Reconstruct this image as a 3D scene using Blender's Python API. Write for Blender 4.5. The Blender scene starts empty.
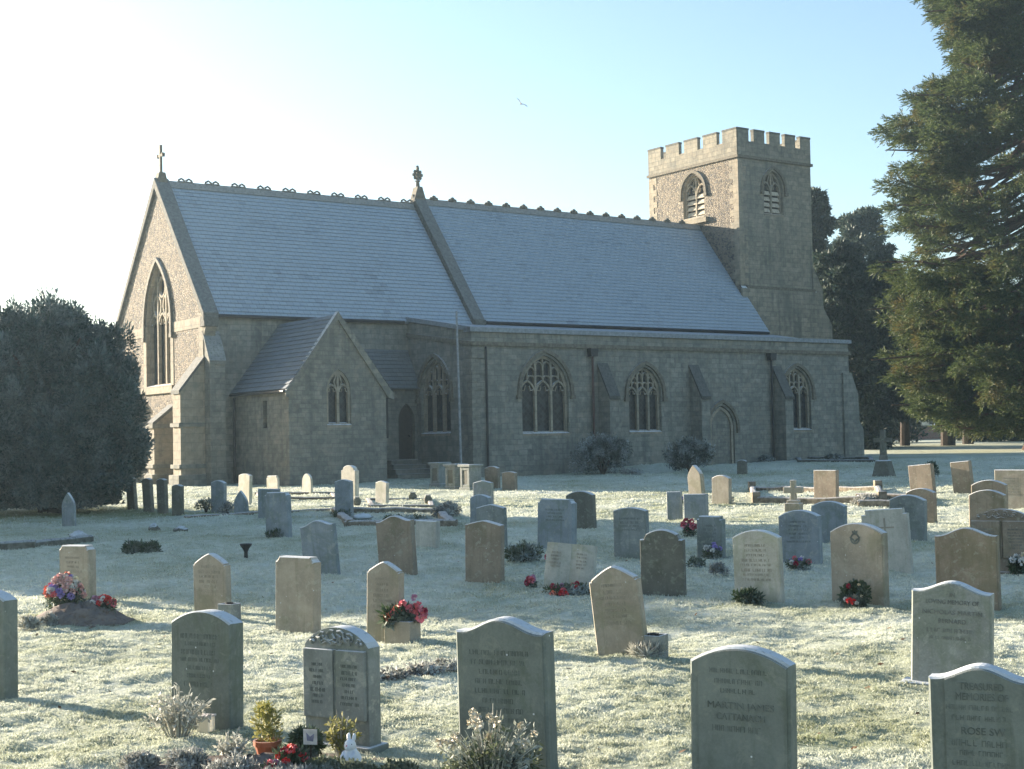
import bpy, bmesh, math, random
import numpy as np
from mathutils import Vector, Matrix
from mathutils.geometry import tessellate_polygon

C = bpy.context.scene.collection
SC = bpy.context.scene
R = math.radians
rnd = random.Random(7)
rng = np.random.default_rng(11)

# ------------------------------------------------------------------ camera
F_PX, PITCH, ROLL, HC = 1450.0, R(2.18), R(-1.164), 2.05
CX, CY = 512.0, 384.5
cp, sp, cr, sr = math.cos(PITCH), math.sin(PITCH), math.cos(ROLL), math.sin(ROLL)
FW = Vector((0, cp, sp)); U0 = Vector((0, -sp, cp)); R0 = Vector((1, 0, 0))
RT = R0 * cr + U0 * sr
UP = -R0 * sr + U0 * cr
CAM = Vector((0, 0, HC))

AZ_U = R(54.3)                                   # the church's long axis
UX = Vector((math.sin(AZ_U), math.cos(AZ_U), 0)); VX = Vector((-math.cos(AZ_U), math.sin(AZ_U), 0))
ORG = Vector((-1.543, 56.185, 0))
CH_ROT = math.pi / 2 - AZ_U

def sm(x, a, b):
    t = np.clip((x - a) / (b - a), 0, 1)
    return t * t * (3 - 2 * t)

def gh(x, y):
    """smooth lie of the land, works on floats and arrays"""
    s = (x - ORG.x) * UX.x + (y - ORG.y) * UX.y
    z = 0.6 * np.clip((y - 12) / 43, 0, 1) + 0.3 * sm(s, 0, 22) * sm(y, 46, 64)
    z = z + 0.35 * sm(y, 75, 120)
    mx, my = 5.8, 59.3                            # low mound by the wall shrubs
    z = z + 0.28 * np.exp(-(((x - mx) / 2.2) ** 2 + ((y - my) / 1.3) ** 2))
    z = z + 0.22 * np.exp(-(((x - 11.5) / 3.2) ** 2 + ((y - 37.5) / 4.5) ** 2))  # rise added so the stones on it stand clear of the church shadow
    return z

def ray(px, py):
    return FW + RT * ((px - CX) / F_PX) - UP * ((py - CY) / F_PX)

def ground(px, py):
    d = ray(px, py); z = 0.0
    for _ in range(60):
        t = (z - HC) / d.z
        P = CAM + d * t
        z = 0.5 * z + 0.5 * float(gh(P.x, P.y))
    return Vector((P.x, P.y, float(gh(P.x, P.y))))

def at_depth(px, py, Y):
    d = ray(px, py)
    return CAM + d * (Y / d.y)

def scale_at(P):
    return F_PX / (P - CAM).dot(FW)

# ------------------------------------------------------------------ noise (numpy)
_tab = np.random.default_rng(3).random((256, 256))
def vnoise(x, y):
    xi = np.floor(x).astype(int); yi = np.floor(y).astype(int)
    fx = x - xi; fy = y - yi
    fx = fx * fx * (3 - 2 * fx); fy = fy * fy * (3 - 2 * fy)
    a = _tab[xi & 255, yi & 255]; b = _tab[(xi + 1) & 255, yi & 255]
    c = _tab[xi & 255, (yi + 1) & 255]; d = _tab[(xi + 1) & 255, (yi + 1) & 255]
    return (a * (1 - fx) + b * fx) * (1 - fy) + (c * (1 - fx) + d * fx) * fy
def fbm(x, y, o=4):
    s = 0; a = .5
    for k in range(o):
        s = s + a * vnoise(x * 2 ** k + 17.3 * k, y * 2 ** k + 9.1 * k); a *= .5
    return s / (1 - .5 ** o)

# ------------------------------------------------------------------ objects
def tag(o, label=None, cat=None, group=None, kind=None):
    if label: o['label'] = label
    if cat: o['category'] = cat
    if group: o['group'] = group
    if kind: o['kind'] = kind
    return o

def empty(name, loc=(0, 0, 0), rz=0.0):
    o = bpy.data.objects.new(name, None); C.objects.link(o)
    o.location = loc; o.rotation_euler = (0, 0, rz); o.empty_display_size = .2
    return o

def link_mesh(name, me, mats, parent=None):
    o = bpy.data.objects.new(name, me); C.objects.link(o)
    for m in (mats if isinstance(mats, (list, tuple)) else [mats]):
        me.materials.append(m)
    if parent is not None: o.parent = parent
    return o

def np_mesh(name, verts, faces, mats, parent=None, attr=None, smooth=False):
    """faces: (n,k) array"""
    verts = np.asarray(verts, np.float32); faces = np.asarray(faces, np.int32)
    n, k = faces.shape
    me = bpy.data.meshes.new(name)
    me.vertices.add(len(verts)); me.vertices.foreach_set('co', verts.ravel())
    me.loops.add(n * k); me.loops.foreach_set('vertex_index', faces.ravel())
    me.polygons.add(n); me.polygons.foreach_set('loop_start', np.arange(0, n * k, k, dtype=np.int32))
    me.polygons.foreach_set('loop_total', np.full(n, k, np.int32))
    if smooth: me.polygons.foreach_set('use_smooth', np.ones(n, bool))
    if attr is not None:
        for an, av in attr.items():
            a = me.attributes.new(an, 'FLOAT', 'POINT'); a.data.foreach_set('value', np.asarray(av, np.float32))
    me.update(calc_edges=True); me.validate()
    return link_mesh(name, me, mats, parent)

class MB:
    def __init__(self): self.v = []; self.f = []; self.m = []
    def add(self, vs, fs, mi=0):
        b = len(self.v); self.v += [tuple(p) for p in vs]
        self.f += [tuple(b + i for i in f) for f in fs]; self.m += [mi] * len(fs)
    def box(self, x0, x1, y0, y1, z0, z1, fn=None, mi=0):
        vs = [(x, y, z) for z in (z0, z1) for y in (y0, y1) for x in (x0, x1)]
        if fn: vs = [fn(*p) for p in vs]
        self.add(vs, [(0, 2, 3, 1), (4, 5, 7, 6), (0, 1, 5, 4), (2, 6, 7, 3), (0, 4, 6, 2), (1, 3, 7, 5)], mi)
    def prism(self, poly, d0, d1, fn, mi=0, fn1=None):
        """poly of (a,b) pushed from depth d0 to d1; fn(a,b,d) -> xyz"""
        n = len(poly)
        vs = [fn(a, b, d0) for a, b in poly] + [fn(a, b, d1) for a, b in poly]
        fs = [(i, (i + 1) % n, n + (i + 1) % n, n + i) for i in range(n)]
        tris = tessellate_polygon([[Vector((a, b, 0)) for a, b in poly]])
        fs += [tuple(t) for t in tris] + [tuple(n + i for i in reversed(t)) for t in tris]
        self.add(vs, fs, mi)
    def rings(self, rings, cap0=True, cap1=True, mi=0):
        n = len(rings[0]); vs = []; fs = []
        for r in rings: vs += list(r)
        for k in range(len(rings) - 1):
            for i in range(n):
                j = (i + 1) % n
                fs.append((k * n + i, k * n + j, (k + 1) * n + j, (k + 1) * n + i))
        if cap0: fs.append(tuple(range(n - 1, -1, -1)))
        if cap1: fs.append(tuple((len(rings) - 1) * n + i for i in range(n)))
        self.add(vs, fs, mi)
    def tube(self, pts, rad, n=7, mi=0):
        pts = [Vector(p) for p in pts]
        if not isinstance(rad, (list, tuple)): rad = [rad] * len(pts)
        rs = []
        for i, p in enumerate(pts):
            d = (pts[min(i + 1, len(pts) - 1)] - pts[max(i - 1, 0)]).normalized()
            a = Vector((0, 0, 1)) if abs(d.z) < .9 else Vector((1, 0, 0))
            e1 = d.cross(a).normalized(); e2 = d.cross(e1).normalized()
            rs.append([p + (e1 * math.cos(2 * math.pi * k / n) + e2 * math.sin(2 * math.pi * k / n)) * rad[i] for k in range(n)])
        self.rings(rs, mi=mi)
    def lathe(self, prof, c=(0, 0, 0), n=16, mi=0):
        c = Vector(c)
        rs = [[c + Vector((r * math.cos(2 * math.pi * k / n), r * math.sin(2 * math.pi * k / n), z)) for k in range(n)] for r, z in prof]
        self.rings(rs, mi=mi)
    def ball(self, c, r, n=8, m=5, squash=1.0, mi=0):
        prof = [(max(1e-3, r * math.sin(math.pi * i / m)), -r * squash * math.cos(math.pi * i / m)) for i in range(m + 1)]
        self.lathe(prof, c, n, mi)
    def bar(self, pts, w, d0, d1, fn, closed=False, mi=0):
        """ribbon of width w along a 2-D polyline, from depth d0 to d1"""
        P = [Vector((a, b)) for a, b in pts]; n = len(P)
        L = []; Rr = []
        for i in range(n):
            if closed: p, q = P[i - 1], P[(i + 1) % n]
            else: p, q = P[max(i - 1, 0)], P[min(i + 1, n - 1)]
            d = (q - p)
            if d.length < 1e-9: d = Vector((1, 0))
            d.normalize(); nn = Vector((-d.y, d.x)) * w / 2
            L.append(P[i] + nn); Rr.append(P[i] - nn)
        rs = [[fn(L[i].x, L[i].y, d0), fn(Rr[i].x, Rr[i].y, d0), fn(Rr[i].x, Rr[i].y, d1), fn(L[i].x, L[i].y, d1)] for i in range(n)]
        if closed: rs.append(rs[0])
        self.rings(rs, not closed, not closed, mi)
    def build(self, name, mats, parent=None, smooth=False, bevel=0.0, recalc=True):
        me = bpy.data.meshes.new(name)
        me.from_pydata(self.v, [], self.f)
        me.polygons.foreach_set('material_index', self.m)
        bm = bmesh.new(); bm.from_mesh(me)
        bmesh.ops.remove_doubles(bm, verts=bm.verts, dist=1e-5)
        if recalc: bmesh.ops.recalc_face_normals(bm, faces=bm.faces)
        bm.to_mesh(me); bm.free()
        if smooth:
            for p in me.polygons: p.use_smooth = True
        o = link_mesh(name, me, mats, parent)
        if bevel:
            b = o.modifiers.new('bevel', 'BEVEL'); b.width = bevel; b.segments = 2; b.limit_method = 'ANGLE'; b.angle_limit = R(40)
        return o

# ------------------------------------------------------------------ materials
class NT:
    def __init__(self, name):
        self.mat = bpy.data.materials.new(name); self.mat.use_nodes = True
        self.n = self.mat.node_tree.nodes; self.l = self.mat.node_tree.links
        self.b = self.n['Principled BSDF']; self.out = self.n['Material Output']
        self.b.inputs['Roughness'].default_value = .85
        self.b.inputs['Specular IOR Level'].default_value = .3
    def node(self, t, **kw):
        x = self.n.new(t)
        for k, v in kw.items(): setattr(x, k, v)
        return x
    def link(self, a, b): self.l.new(a, b)
    def set(self, sock, v):
        if isinstance(v, bpy.types.NodeSocket): self.l.new(v, sock)
        else: sock.default_value = v
    def math(self, op, a, b=None, clamp=False):
        x = self.node('ShaderNodeMath', operation=op, use_clamp=clamp)
        self.set(x.inputs[0], a)
        if b is not None: self.set(x.inputs[1], b)
        return x.outputs[0]
    def mix(self, fac, a, b, mode='MIX'):
        x = self.node('ShaderNodeMix', data_type='RGBA', blend_type=mode)
        self.set(x.inputs[0], fac)
        for i, v in ((6, a), (7, b)):
            if isinstance(v, (tuple, list)): v = tuple(v) + (1,) if len(v) == 3 else v
            self.set(x.inputs[i], v)
        return x.outputs[2]
    def noise(self, vec, scale, detail=4, rough=.6, dist=0):
        x = self.node('ShaderNodeTexNoise')
        if vec is not None: self.link(vec, x.inputs['Vector'])
        x.inputs['Scale'].default_value = scale; x.inputs['Detail'].default_value = detail
        x.inputs['Roughness'].default_value = rough; x.inputs['Distortion'].default_value = dist
        return x.outputs['Fac']
    def vor(self, vec, scale, feature='F1', rand=1.0):
        x = self.node('ShaderNodeTexVoronoi', feature=feature)
        if vec is not None: self.link(vec, x.inputs['Vector'])
        x.inputs['Scale'].default_value = scale; x.inputs['Randomness'].default_value = rand
        return x
    def ramp(self, fac, a, b, ca=0.0, cb=1.0):
        x = self.node('ShaderNodeMapRange'); x.interpolation_type = 'SMOOTHSTEP'
        self.set(x.inputs[0], fac)
        for i, v in ((1, a), (2, b), (3, ca), (4, cb)): x.inputs[i].default_value = v
        return x.outputs[0]
    def bump(self, h, strength=.4, dist=.02, prev=None):
        x = self.node('ShaderNodeBump'); x.inputs['Strength'].default_value = strength; x.inputs['Distance'].default_value = dist
        self.link(h, x.inputs['Height'])
        if prev is not None: self.link(prev, x.inputs['Normal'])
        return x.outputs[0]
    def coords(self, randomise=False):
        tc = self.node('ShaderNodeTexCoord'); v = tc.outputs['Object']
        if randomise:
            oi = self.node('ShaderNodeObjectInfo'); mp = self.node('ShaderNodeVectorMath', operation='SCALE')
            mp.inputs[0].default_value = (17, 29, 41); self.link(oi.outputs['Random'], mp.inputs[3])
            ad = self.node('ShaderNodeVectorMath', operation='ADD'); self.link(v, ad.inputs[0]); self.link(mp.outputs[0], ad.inputs[1])
            v = ad.outputs[0]
        return v
    def wall_uv(self):
        """(along the wall, height) for walls that run along local x or local y"""
        tc = self.node('ShaderNodeTexCoord')
        p = self.node('ShaderNodeSeparateXYZ'); self.link(tc.outputs['Object'], p.inputs[0])
        q = self.node('ShaderNodeSeparateXYZ'); self.link(tc.outputs['Normal'], q.inputs[0])
        k = self.math('GREATER_THAN', self.math('ABSOLUTE', q.outputs[0]), self.math('ABSOLUTE', q.outputs[1]))
        u = self.math('ADD', self.math('MULTIPLY', p.outputs[1], k), self.math('MULTIPLY', p.outputs[0], self.math('SUBTRACT', 1.0, k)))
        c = self.node('ShaderNodeCombineXYZ'); self.link(u, c.inputs[0]); self.link(p.outputs[2], c.inputs[1])
        return c.outputs[0], tc.outputs['Object']
    def up(self):
        g = self.node('ShaderNodeNewGeometry'); s = self.node('ShaderNodeSeparateXYZ'); self.link(g.outputs['Normal'], s.inputs[0])
        return s.outputs[2]
    def done(self, col, rough=None, normal=None):
        self.set(self.b.inputs['Base Color'], col if isinstance(col, bpy.types.NodeSocket) else tuple(col) + (1,))
        if rough is not None: self.set(self.b.inputs['Roughness'], rough)
        if normal is not None: self.link(normal, self.b.inputs['Normal'])
        return self.mat

FROST = (.74, .77, .80)

def plain(name, col, rough=.8, var=.25, frost=0.0, scale=8):
    t = NT(name); v = t.coords(True)
    n = t.noise(v, scale, 5)
    c = t.mix(t.ramp(n, .3, .7), tuple(x * (1 - var) for x in col), tuple(min(1, x * (1 + var)) for x in col))
    if frost:
        k = t.math('MULTIPLY', t.ramp(t.up(), .25, .8), t.ramp(t.noise(v, 22, 4), .25, .55))
        c = t.mix(t.math('MULTIPLY', k, frost), c, FROST)
    return t.done(c, rough, t.bump(t.noise(v, scale * 6, 3), .3, .01))

def gravestone_mat(name, col, lichen=(.40, .40, .33), amount=.35, speck=True, rough=.8, fine=.2):
    t = NT(name); v = t.coords(True)
    big = t.noise(v, 3.2, 6, .65); fin = t.noise(v, 55, 4, .7); mid = t.noise(v, 14, 5, .6)
    c = t.mix(t.ramp(big, .3, .72), tuple(x * .74 for x in col), tuple(x * 1.2 for x in col))
    c = t.mix(t.ramp(mid, .56, .70), c, t.mix(.62, c, lichen))
    # green-brown weathering that runs down from the top in streaks
    mp = t.node('ShaderNodeMapping'); mp.inputs['Scale'].default_value = (9, 9, .8); t.link(v, mp.inputs['Vector'])
    st = t.ramp(t.noise(mp.outputs[0], 1.6, 4), .5, .75)
    c = t.mix(t.math('MULTIPLY', st, .6), c, tuple(x * .5 for x in (col[0] * .95, col[1], col[2] * .8)))
    # lichen spots
    lv = t.vor(v, 26); ln = t.ramp(t.noise(v, 2.3, 3), .48, .66)
    sp_ = t.math('MULTIPLY', t.ramp(lv.outputs['Distance'], .32, .12), ln)
    c = t.mix(t.math('MULTIPLY', sp_, amount), c, lichen)
    c = t.mix(fine, c, t.mix(fin, (.02, .02, .02), tuple(min(1, x * 2) for x in col)))
    # frost lying on every surface that faces up, and frozen drops caught on the face
    k = t.math('MULTIPLY', t.ramp(t.up(), .3, .75), t.ramp(t.noise(v, 30, 4), .2, .45))
    if speck:
        sv = t.vor(v, 11); rare = t.node('ShaderNodeSeparateColor'); t.link(sv.outputs['Color'], rare.inputs[0])
        s1 = t.math('MULTIPLY', t.ramp(sv.outputs['Distance'], .085, .045), t.math('GREATER_THAN', rare.outputs[0], .72))
        k = t.math('MAXIMUM', k, s1)
    alg = t.math('MULTIPLY', t.ramp(t.noise(v, 1.7, 6, .7, .6), .50, .62), .4)
    c = t.mix(alg, c, (col[0] * .5, col[1] * .58, col[2] * .4))
    pt = t.math('MULTIPLY', t.ramp(t.noise(v, 5.5, 6, .75, 1.0), .57, .62), .35)
    c = t.mix(pt, c, lichen)
    c = t.mix(t.math('MULTIPLY', k, .66), c, FROST)
    nb = t.bump(big, .15, .03); nb = t.bump(fin, .35, .006, nb)
    return t.done(c, rough, nb)

def ashlar_mat(name, c1, c2, mortar, bw=.55, rh=.26, ms=.012, stain=.62):
    t = NT(name); uv, ob = t.wall_uv()
    wob = t.node('ShaderNodeVectorMath', operation='ADD')
    nz = t.node('ShaderNodeTexNoise'); nz.inputs['Scale'].default_value = 1.4; nz.inputs['Detail'].default_value = 3; t.link(ob, nz.inputs['Vector'])
    sc = t.node('ShaderNodeVectorMath', operation='SCALE'); sc.inputs[3].default_value = .07; t.link(nz.outputs['Color'], sc.inputs[0])
    t.link(uv, wob.inputs[0]); t.link(sc.outputs[0], wob.inputs[1])
    b = t.node('ShaderNodeTexBrick'); t.link(wob.outputs[0], b.inputs['Vector'])
    b.inputs['Color1'].default_value = c1 + (1,); b.inputs['Color2'].default_value = c2 + (1,); b.inputs['Mortar'].default_value = mortar + (1,)
    b.inputs['Scale'].default_value = 1; b.inputs['Brick Width'].default_value = bw; b.inputs['Row Height'].default_value = rh
    b.inputs['Mortar Size'].default_value = ms; b.inputs['Mortar Smooth'].default_value = .3; b.inputs['Bias'].default_value = -.1
    b.offset_frequency = 2; b.squash = .7; b.squash_frequency = 3
    big = t.noise(ob, .55, 6, .65); mid = t.noise(ob, 4.5, 5, .65); fin = t.noise(ob, 30, 4)
    c = t.mix(t.ramp(mid, .3, .7), t.mix(.30, b.outputs['Color'], (.06, .06, .05)), t.mix(.15, b.outputs['Color'], (.5, .45, .36)))
    mp = t.node('ShaderNodeMapping'); mp.inputs['Scale'].default_value = (2.6, 2.6, .22); t.link(ob, mp.inputs['Vector'])
    st = t.ramp(t.noise(mp.outputs[0], 1.0, 5), .48, .72)
    c = t.mix(t.math('MULTIPLY', st, stain), c, (.085, .09, .08))
    c = t.mix(t.math('MULTIPLY', t.ramp(big, .48, .66), .45), c, (.12, .125, .11))
    rep = t.noise(ob, .9, 2, .4); c = t.mix(t.math('MULTIPLY', t.ramp(rep, .60, .63), .3), c, (.27, .245, .195))
    c = t.mix(t.math('MULTIPLY', b.outputs['Fac'], .3), c, (.085, .085, .075))
    vo = t.vor(wob.outputs[0], 5.2); vs = t.node('ShaderNodeSeparateColor'); t.link(vo.outputs['Color'], vs.inputs[0])
    c = t.mix(t.math('MULTIPLY', t.math('GREATER_THAN', vs.outputs[0], .80), .14), c, (.33, .27, .19))
    c = t.mix(t.math('MULTIPLY', t.math('LESS_THAN', vs.outputs[1], .16), .16), c, (.07, .07, .062))
    k = t.math('MULTIPLY', t.ramp(t.up(), .35, .8), t.ramp(t.noise(ob, 9, 4), .3, .5))
    c = t.mix(t.math('MULTIPLY', k, .85), c, FROST)
    nb = t.bump(t.math('SUBTRACT', 1.0, b.outputs['Fac']), .5, .03); nb = t.bump(mid, .4, .04, nb); nb = t.bump(fin, .3, .01, nb)
    return t.done(c, .9, nb)

def rubble_mat(name, cols, mortar, scale=4.5):
    t = NT(name); uv, ob = t.wall_uv()
    mp = t.node('ShaderNodeMapping'); mp.inputs['Scale'].default_value = (1, 1.5, 1); t.link(uv, mp.inputs['Vector'])
    wv = t.node('ShaderNodeVectorMath', operation='ADD'); nz = t.node('ShaderNodeTexNoise'); nz.inputs['Scale'].default_value = 5; t.link(ob, nz.inputs['Vector'])
    sc = t.node('ShaderNodeVectorMath', operation='SCALE'); sc.inputs[3].default_value = .12; t.link(nz.outputs['Color'], sc.inputs[0])
    t.link(mp.outputs[0], wv.inputs[0]); t.link(sc.outputs[0], wv.inputs[1])
    a = t.vor(wv.outputs[0], scale); e = t.vor(wv.outputs[0], scale, 'DISTANCE_TO_EDGE')
    s = t.node('ShaderNodeSeparateColor'); t.link(a.outputs['Color'], s.inputs[0])
    c = t.mix(s.outputs[0], cols[0], cols[1]); c = t.mix(t.math('GREATER_THAN', s.outputs[1], .72), c, cols[2])
    c = t.mix(t.ramp(e.outputs['Distance'], .09, .03), c, mortar)
    mid = t.noise(ob, 5, 5); c = t.mix(t.math('MULTIPLY', t.ramp(mid, .4, .7), .35), c, (.1, .095, .08))
    k = t.math('MULTIPLY', t.ramp(t.up(), .35, .8), t.ramp(t.noise(ob, 9, 4), .3, .5))
    c = t.mix(t.math('MULTIPLY', k, .85), c, FROST)
    nb = t.bump(t.ramp(e.outputs['Distance'], .02, .22), .9, .06); nb = t.bump(t.noise(ob, 26, 4), .4, .015, nb)
    return t.done(c, .92, nb)

def slate_mat(name, axis, frost=.8, base=(.10, .11, .12)):
    """axis: which local coordinate runs along the courses"""
    t = NT(name); tc = t.node('ShaderNodeTexCoord'); p = t.node('ShaderNodeSeparateXYZ'); t.link(tc.outputs['Object'], p.inputs[0])
    ob = tc.outputs['Object']
    c3 = t.node('ShaderNodeCombineXYZ'); t.link(p.outputs[axis], c3.inputs[0]); t.link(p.outputs[2], c3.inputs[1])
    b = t.node('ShaderNodeTexBrick'); t.link(c3.outputs[0], b.inputs['Vector'])
    b.inputs['Color1'].default_value = (.25, .25, .25, 1); b.inputs['Color2'].default_value = (.85, .85, .85, 1); b.inputs['Mortar'].default_value = (0, 0, 0, 1)
    b.inputs['Scale'].default_value = 1; b.inputs['Brick Width'].default_value = .30; b.inputs['Row Height'].default_value = .1745
    b.inputs['Mortar Size'].default_value = .006; b.inputs['Bias'].default_value = .1
    s = t.node('ShaderNodeSeparateColor'); t.link(b.outputs['Color'], s.inputs[0])
    big = t.noise(ob, .5, 5); mid = t.noise(ob, 3, 5); fin = t.noise(ob, 40, 3)
    base_c = t.mix(s.outputs[0], tuple(x * .7 for x in base), tuple(x * 1.4 for x in base))
    mp = t.node('ShaderNodeMapping'); sc = [1.0, 1.0, 14.0]; sc[axis] = 1.2; mp.inputs['Scale'].default_value = sc; t.link(ob, mp.inputs['Vector'])
    stripe = t.noise(mp.outputs[0], .6, 4)
    f = t.math('ADD', t.math('MULTIPLY', s.outputs[0], .30), t.math('ADD', t.math('MULTIPLY', big, .55), t.math('MULTIPLY', stripe, .25)))
    f = t.math('MULTIPLY', t.ramp(f, .06, .56), frost)
    f = t.math('MULTIPLY', f, t.ramp(fin, .1, .5, .75, 1.0))
    f = t.math('MULTIPLY', f, t.ramp(s.outputs[0], .27, .33, .6, 1.0))
    c = t.mix(f, base_c, (.49, .57, .64))
    nb = t.bump(mid, .15, .03)
    return t.done(c, .75, nb)

def foliage_mat(name, a, b, frost=.0, trans=.25, brown=None):
    t = NT(name); g = t.node('ShaderNodeNewGeometry'); v = t.coords()
    c = t.mix(g.outputs['Random Per Island'], a, b)
    n = t.noise(v, .55, 3)
    if brown is not None:
        c = t.mix(t.math('MULTIPLY', t.ramp(n, .52, .68), .55), c, brown)
    if frost: 
        k = t.math('MULTIPLY', t.ramp(t.noise(v, 2.2, 3), .4, .65), frost)
        c = t.mix(k, c, (.55, .6, .6))
    t.set(t.b.inputs['Base Color'], c); t.b.inputs['Roughness'].default_value = .6
    if trans:
        tr = t.node('ShaderNodeBsdfTranslucent'); t.set(tr.inputs[0], c)
        mx = t.node('ShaderNodeMixShader'); mx.inputs[0].default_value = trans
        t.link(t.b.outputs[0], mx.inputs[1]); t.link(tr.outputs[0], mx.inputs[2]); t.link(mx.outputs[0], t.out.inputs['Surface'])
    return t.mat

def grass_mat(name, blades):
    t = NT(name); a = t.node('ShaderNodeAttribute'); a.attribute_name = 'frost'
    v = t.coords()
    green = t.mix(t.noise(v, .8, 4), (.17, .21, .09), (.28, .28, .15))
    white = t.mix(t.noise(v, 1.7, 4), (.52, .55, .45), (.63, .65, .57))
    f = a.outputs['Fac']
    if not blades:
        n = t.ramp(t.noise(v, 7, 6, .7), .33, .62, .55, 1.0)
        f = t.math('MULTIPLY', f, n)
    c = t.mix(f, green, white)
    if not blades:
        nb = t.bump(t.noise(v, 9, 6, .7), .6, .05); nb = t.bump(t.noise(v, 45, 4, .7), .6, .02, nb)
        return t.done(c, .9, nb)
    t.set(t.b.inputs['Base Color'], c); t.b.inputs['Roughness'].default_value = .7
    tr = t.node('ShaderNodeBsdfTranslucent'); t.set(tr.inputs[0], c)
    mx = t.node('ShaderNodeMixShader'); mx.inputs[0].default_value = .35
    t.link(t.b.outputs[0], mx.inputs[1]); t.link(tr.outputs[0], mx.inputs[2]); t.link(mx.outputs[0], t.out.inputs['Surface'])
    return t.mat

M = {}
M['grey'] = gravestone_mat('grey_granite', (.21, .225, .21))
M['green'] = gravestone_mat('green_slate_stone', (.145, .165, .145), (.22, .235, .195), amount=.25)
M['beige'] = gravestone_mat('beige_sandstone', (.315, .275, .215), (.40, .39, .31), fine=.2)
M['brown'] = gravestone_mat('brown_sandstone', (.25, .20, .145), (.36, .36, .28))
M['blue'] = gravestone_mat('blue_grey_stone', (.23, .255, .265), amount=.25)
M['pale'] = gravestone_mat('pale_limestone', (.46, .43, .36), (.30, .31, .25))
M['dark'] = gravestone_mat('dark_weathered_stone', (.13, .125, .10), (.28, .29, .22))
M['speckle'] = gravestone_mat('speckled_grey_stone', (.27, .28, .255), (.42, .42, .36), amount=.6, fine=.38)
M['letter'] = plain('letter_cut', (.132, .148, .132), .9)
M['lettertext'] = plain('letter_cut_deep', (.118, .132, .118), .9)
M['lettergrey'] = plain('letter_cut_in_granite', (.165, .17, .155), .9)
M['letter_pale'] = plain('letter_cut_in_sandstone', (.30, .265, .21), .9)
M['ashlar'] = ashlar_mat('coursed_limestone', (.24, .24, .203), (.138, .141, .127), (.17, .17, .15), .44, .21)
M['vestry'] = ashlar_mat('vestry_limestone', (.218, .212, .175), (.12, .121, .108), (.16, .157, .138), .34, .16)
M['dressed'] = ashlar_mat('dressed_limestone', (.33, .28, .205), (.26, .225, .165), (.2, .175, .14), .7, .32, .008, .3)
M['rubble'] = rubble_mat('flint_rubble', ((.31, .26, .195), (.21, .18, .145), (.13, .12, .11)), (.27, .235, .185), 7.5)
M['tower'] = ashlar_mat('tower_limestone', (.28, .255, .195), (.18, .168, .135), (.18, .17, .14), .5, .24)
M['slate'] = slate_mat('frosted_slate', 0, .62, (.045, .055, .065))
M['slate_side'] = slate_mat('thin_frosted_slate', 1, .24, (.05, .054, .056))
M['kerb_dark'] = plain('mossy_kerb_stone', (.10, .10, .08), .95, .45, .35, 9)
M['kerb_brown'] = plain('brown_kerb_stone', (.20, .165, .12), .95, .4, .4, 9)
M['coping'] = plain('weathered_coping', (.105, .105, .092), .9, .3, .12)
M['weather'] = plain('dark_weathered_cap', (.07, .07, .06), .9, .3, .12)
M['slate_bare'] = slate_mat('bare_slate', 0, .15, (.07, .075, .07))
M['ridge'] = plain('ridge_tile', (.14, .125, .095), .85, .3, .4)
M['lead'] = plain('lead_roofing', (.20, .22, .235), .6, .2, .4)
M['glass'] = plain('old_leaded_glass', (.012, .016, .018), .35, .5, 0, 14)

def glass_mat():
    t = NT('old_leaded_glass'); uv, ob = t.wall_uv()
    mp = t.node('ShaderNodeMapping'); mp.inputs['Rotation'].default_value = (0, 0, R(45)); t.link(uv, mp.inputs['Vector'])
    b = t.node('ShaderNodeTexBrick'); t.link(mp.outputs[0], b.inputs['Vector']); b.offset = 0
    b.inputs['Color1'].default_value = (.010, .014, .017, 1); b.inputs['Color2'].default_value = (.05, .062, .066, 1); b.inputs['Mortar'].default_value = (.045, .045, .045, 1)  # pane tone varies; paler panes hold sky reflection painted into the colour
    b.inputs['Scale'].default_value = 1; b.inputs['Brick Width'].default_value = .15; b.inputs['Row Height'].default_value = .15; b.inputs['Mortar Size'].default_value = .008; b.inputs['Bias'].default_value = -.4
    t.b.inputs['Specular IOR Level'].default_value = .2
    return t.done(b.outputs['Color'], .3, t.bump(t.noise(ob, 9, 2), .25, .02))
M['glass'] = glass_mat()
#.nodes['Principled BSDF'].inputs['Specular IOR Level'].default_value = .08
M['louvre'] = plain('pale_louvre_wood', (.42, .37, .29), .85)
M['iron'] = plain('black_iron', (.02, .021, .022), .5)
M['redpipe'] = plain('rust_red_painted_iron', (.07, .035, .03), .6)
M['oak'] = plain('dark_oak_door', (.035, .03, .026), .7)
M['pole'] = plain('weathered_white_pole', (.22, .23, .23), .7)
M['soil'] = plain('dug_soil', (.10, .066, .042), .95, .45, .10, 12)
M['clay'] = plain('terracotta', (.36, .11, .05), .8, .2, .2)
M['bark'] = plain('tree_bark', (.045, .035, .028), .95, .4, .15, 5)
M['barkred'] = plain('red_conifer_bark', (.085, .055, .04), .95, .4, 0, 4)
M['white'] = plain('white_glazed_figure', (.74, .75, .76), .45, .06)
M['black'] = plain('black_metal_vase', (.015, .015, .017), .45)
M['card'] = plain('pale_picture_card', (.55, .5, .47), .6)
M['brick'] = rubble_mat('red_brick', ((.34, .13, .08), (.26, .1, .07), (.3, .16, .1)), (.3, .25, .2), 9)
M['yew'] = foliage_mat('yew_needles', (.022, .052, .046), (.046, .086, .078), .2, .15)
M['conifer'] = foliage_mat('conifer_sprays', (.028, .05, .02), (.10, .125, .042), .0, .35, (.15, .10, .035))
M['farconifer'] = foliage_mat('far_evergreen', (.016, .034, .024), (.045, .07, .046), .1, .2)
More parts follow.
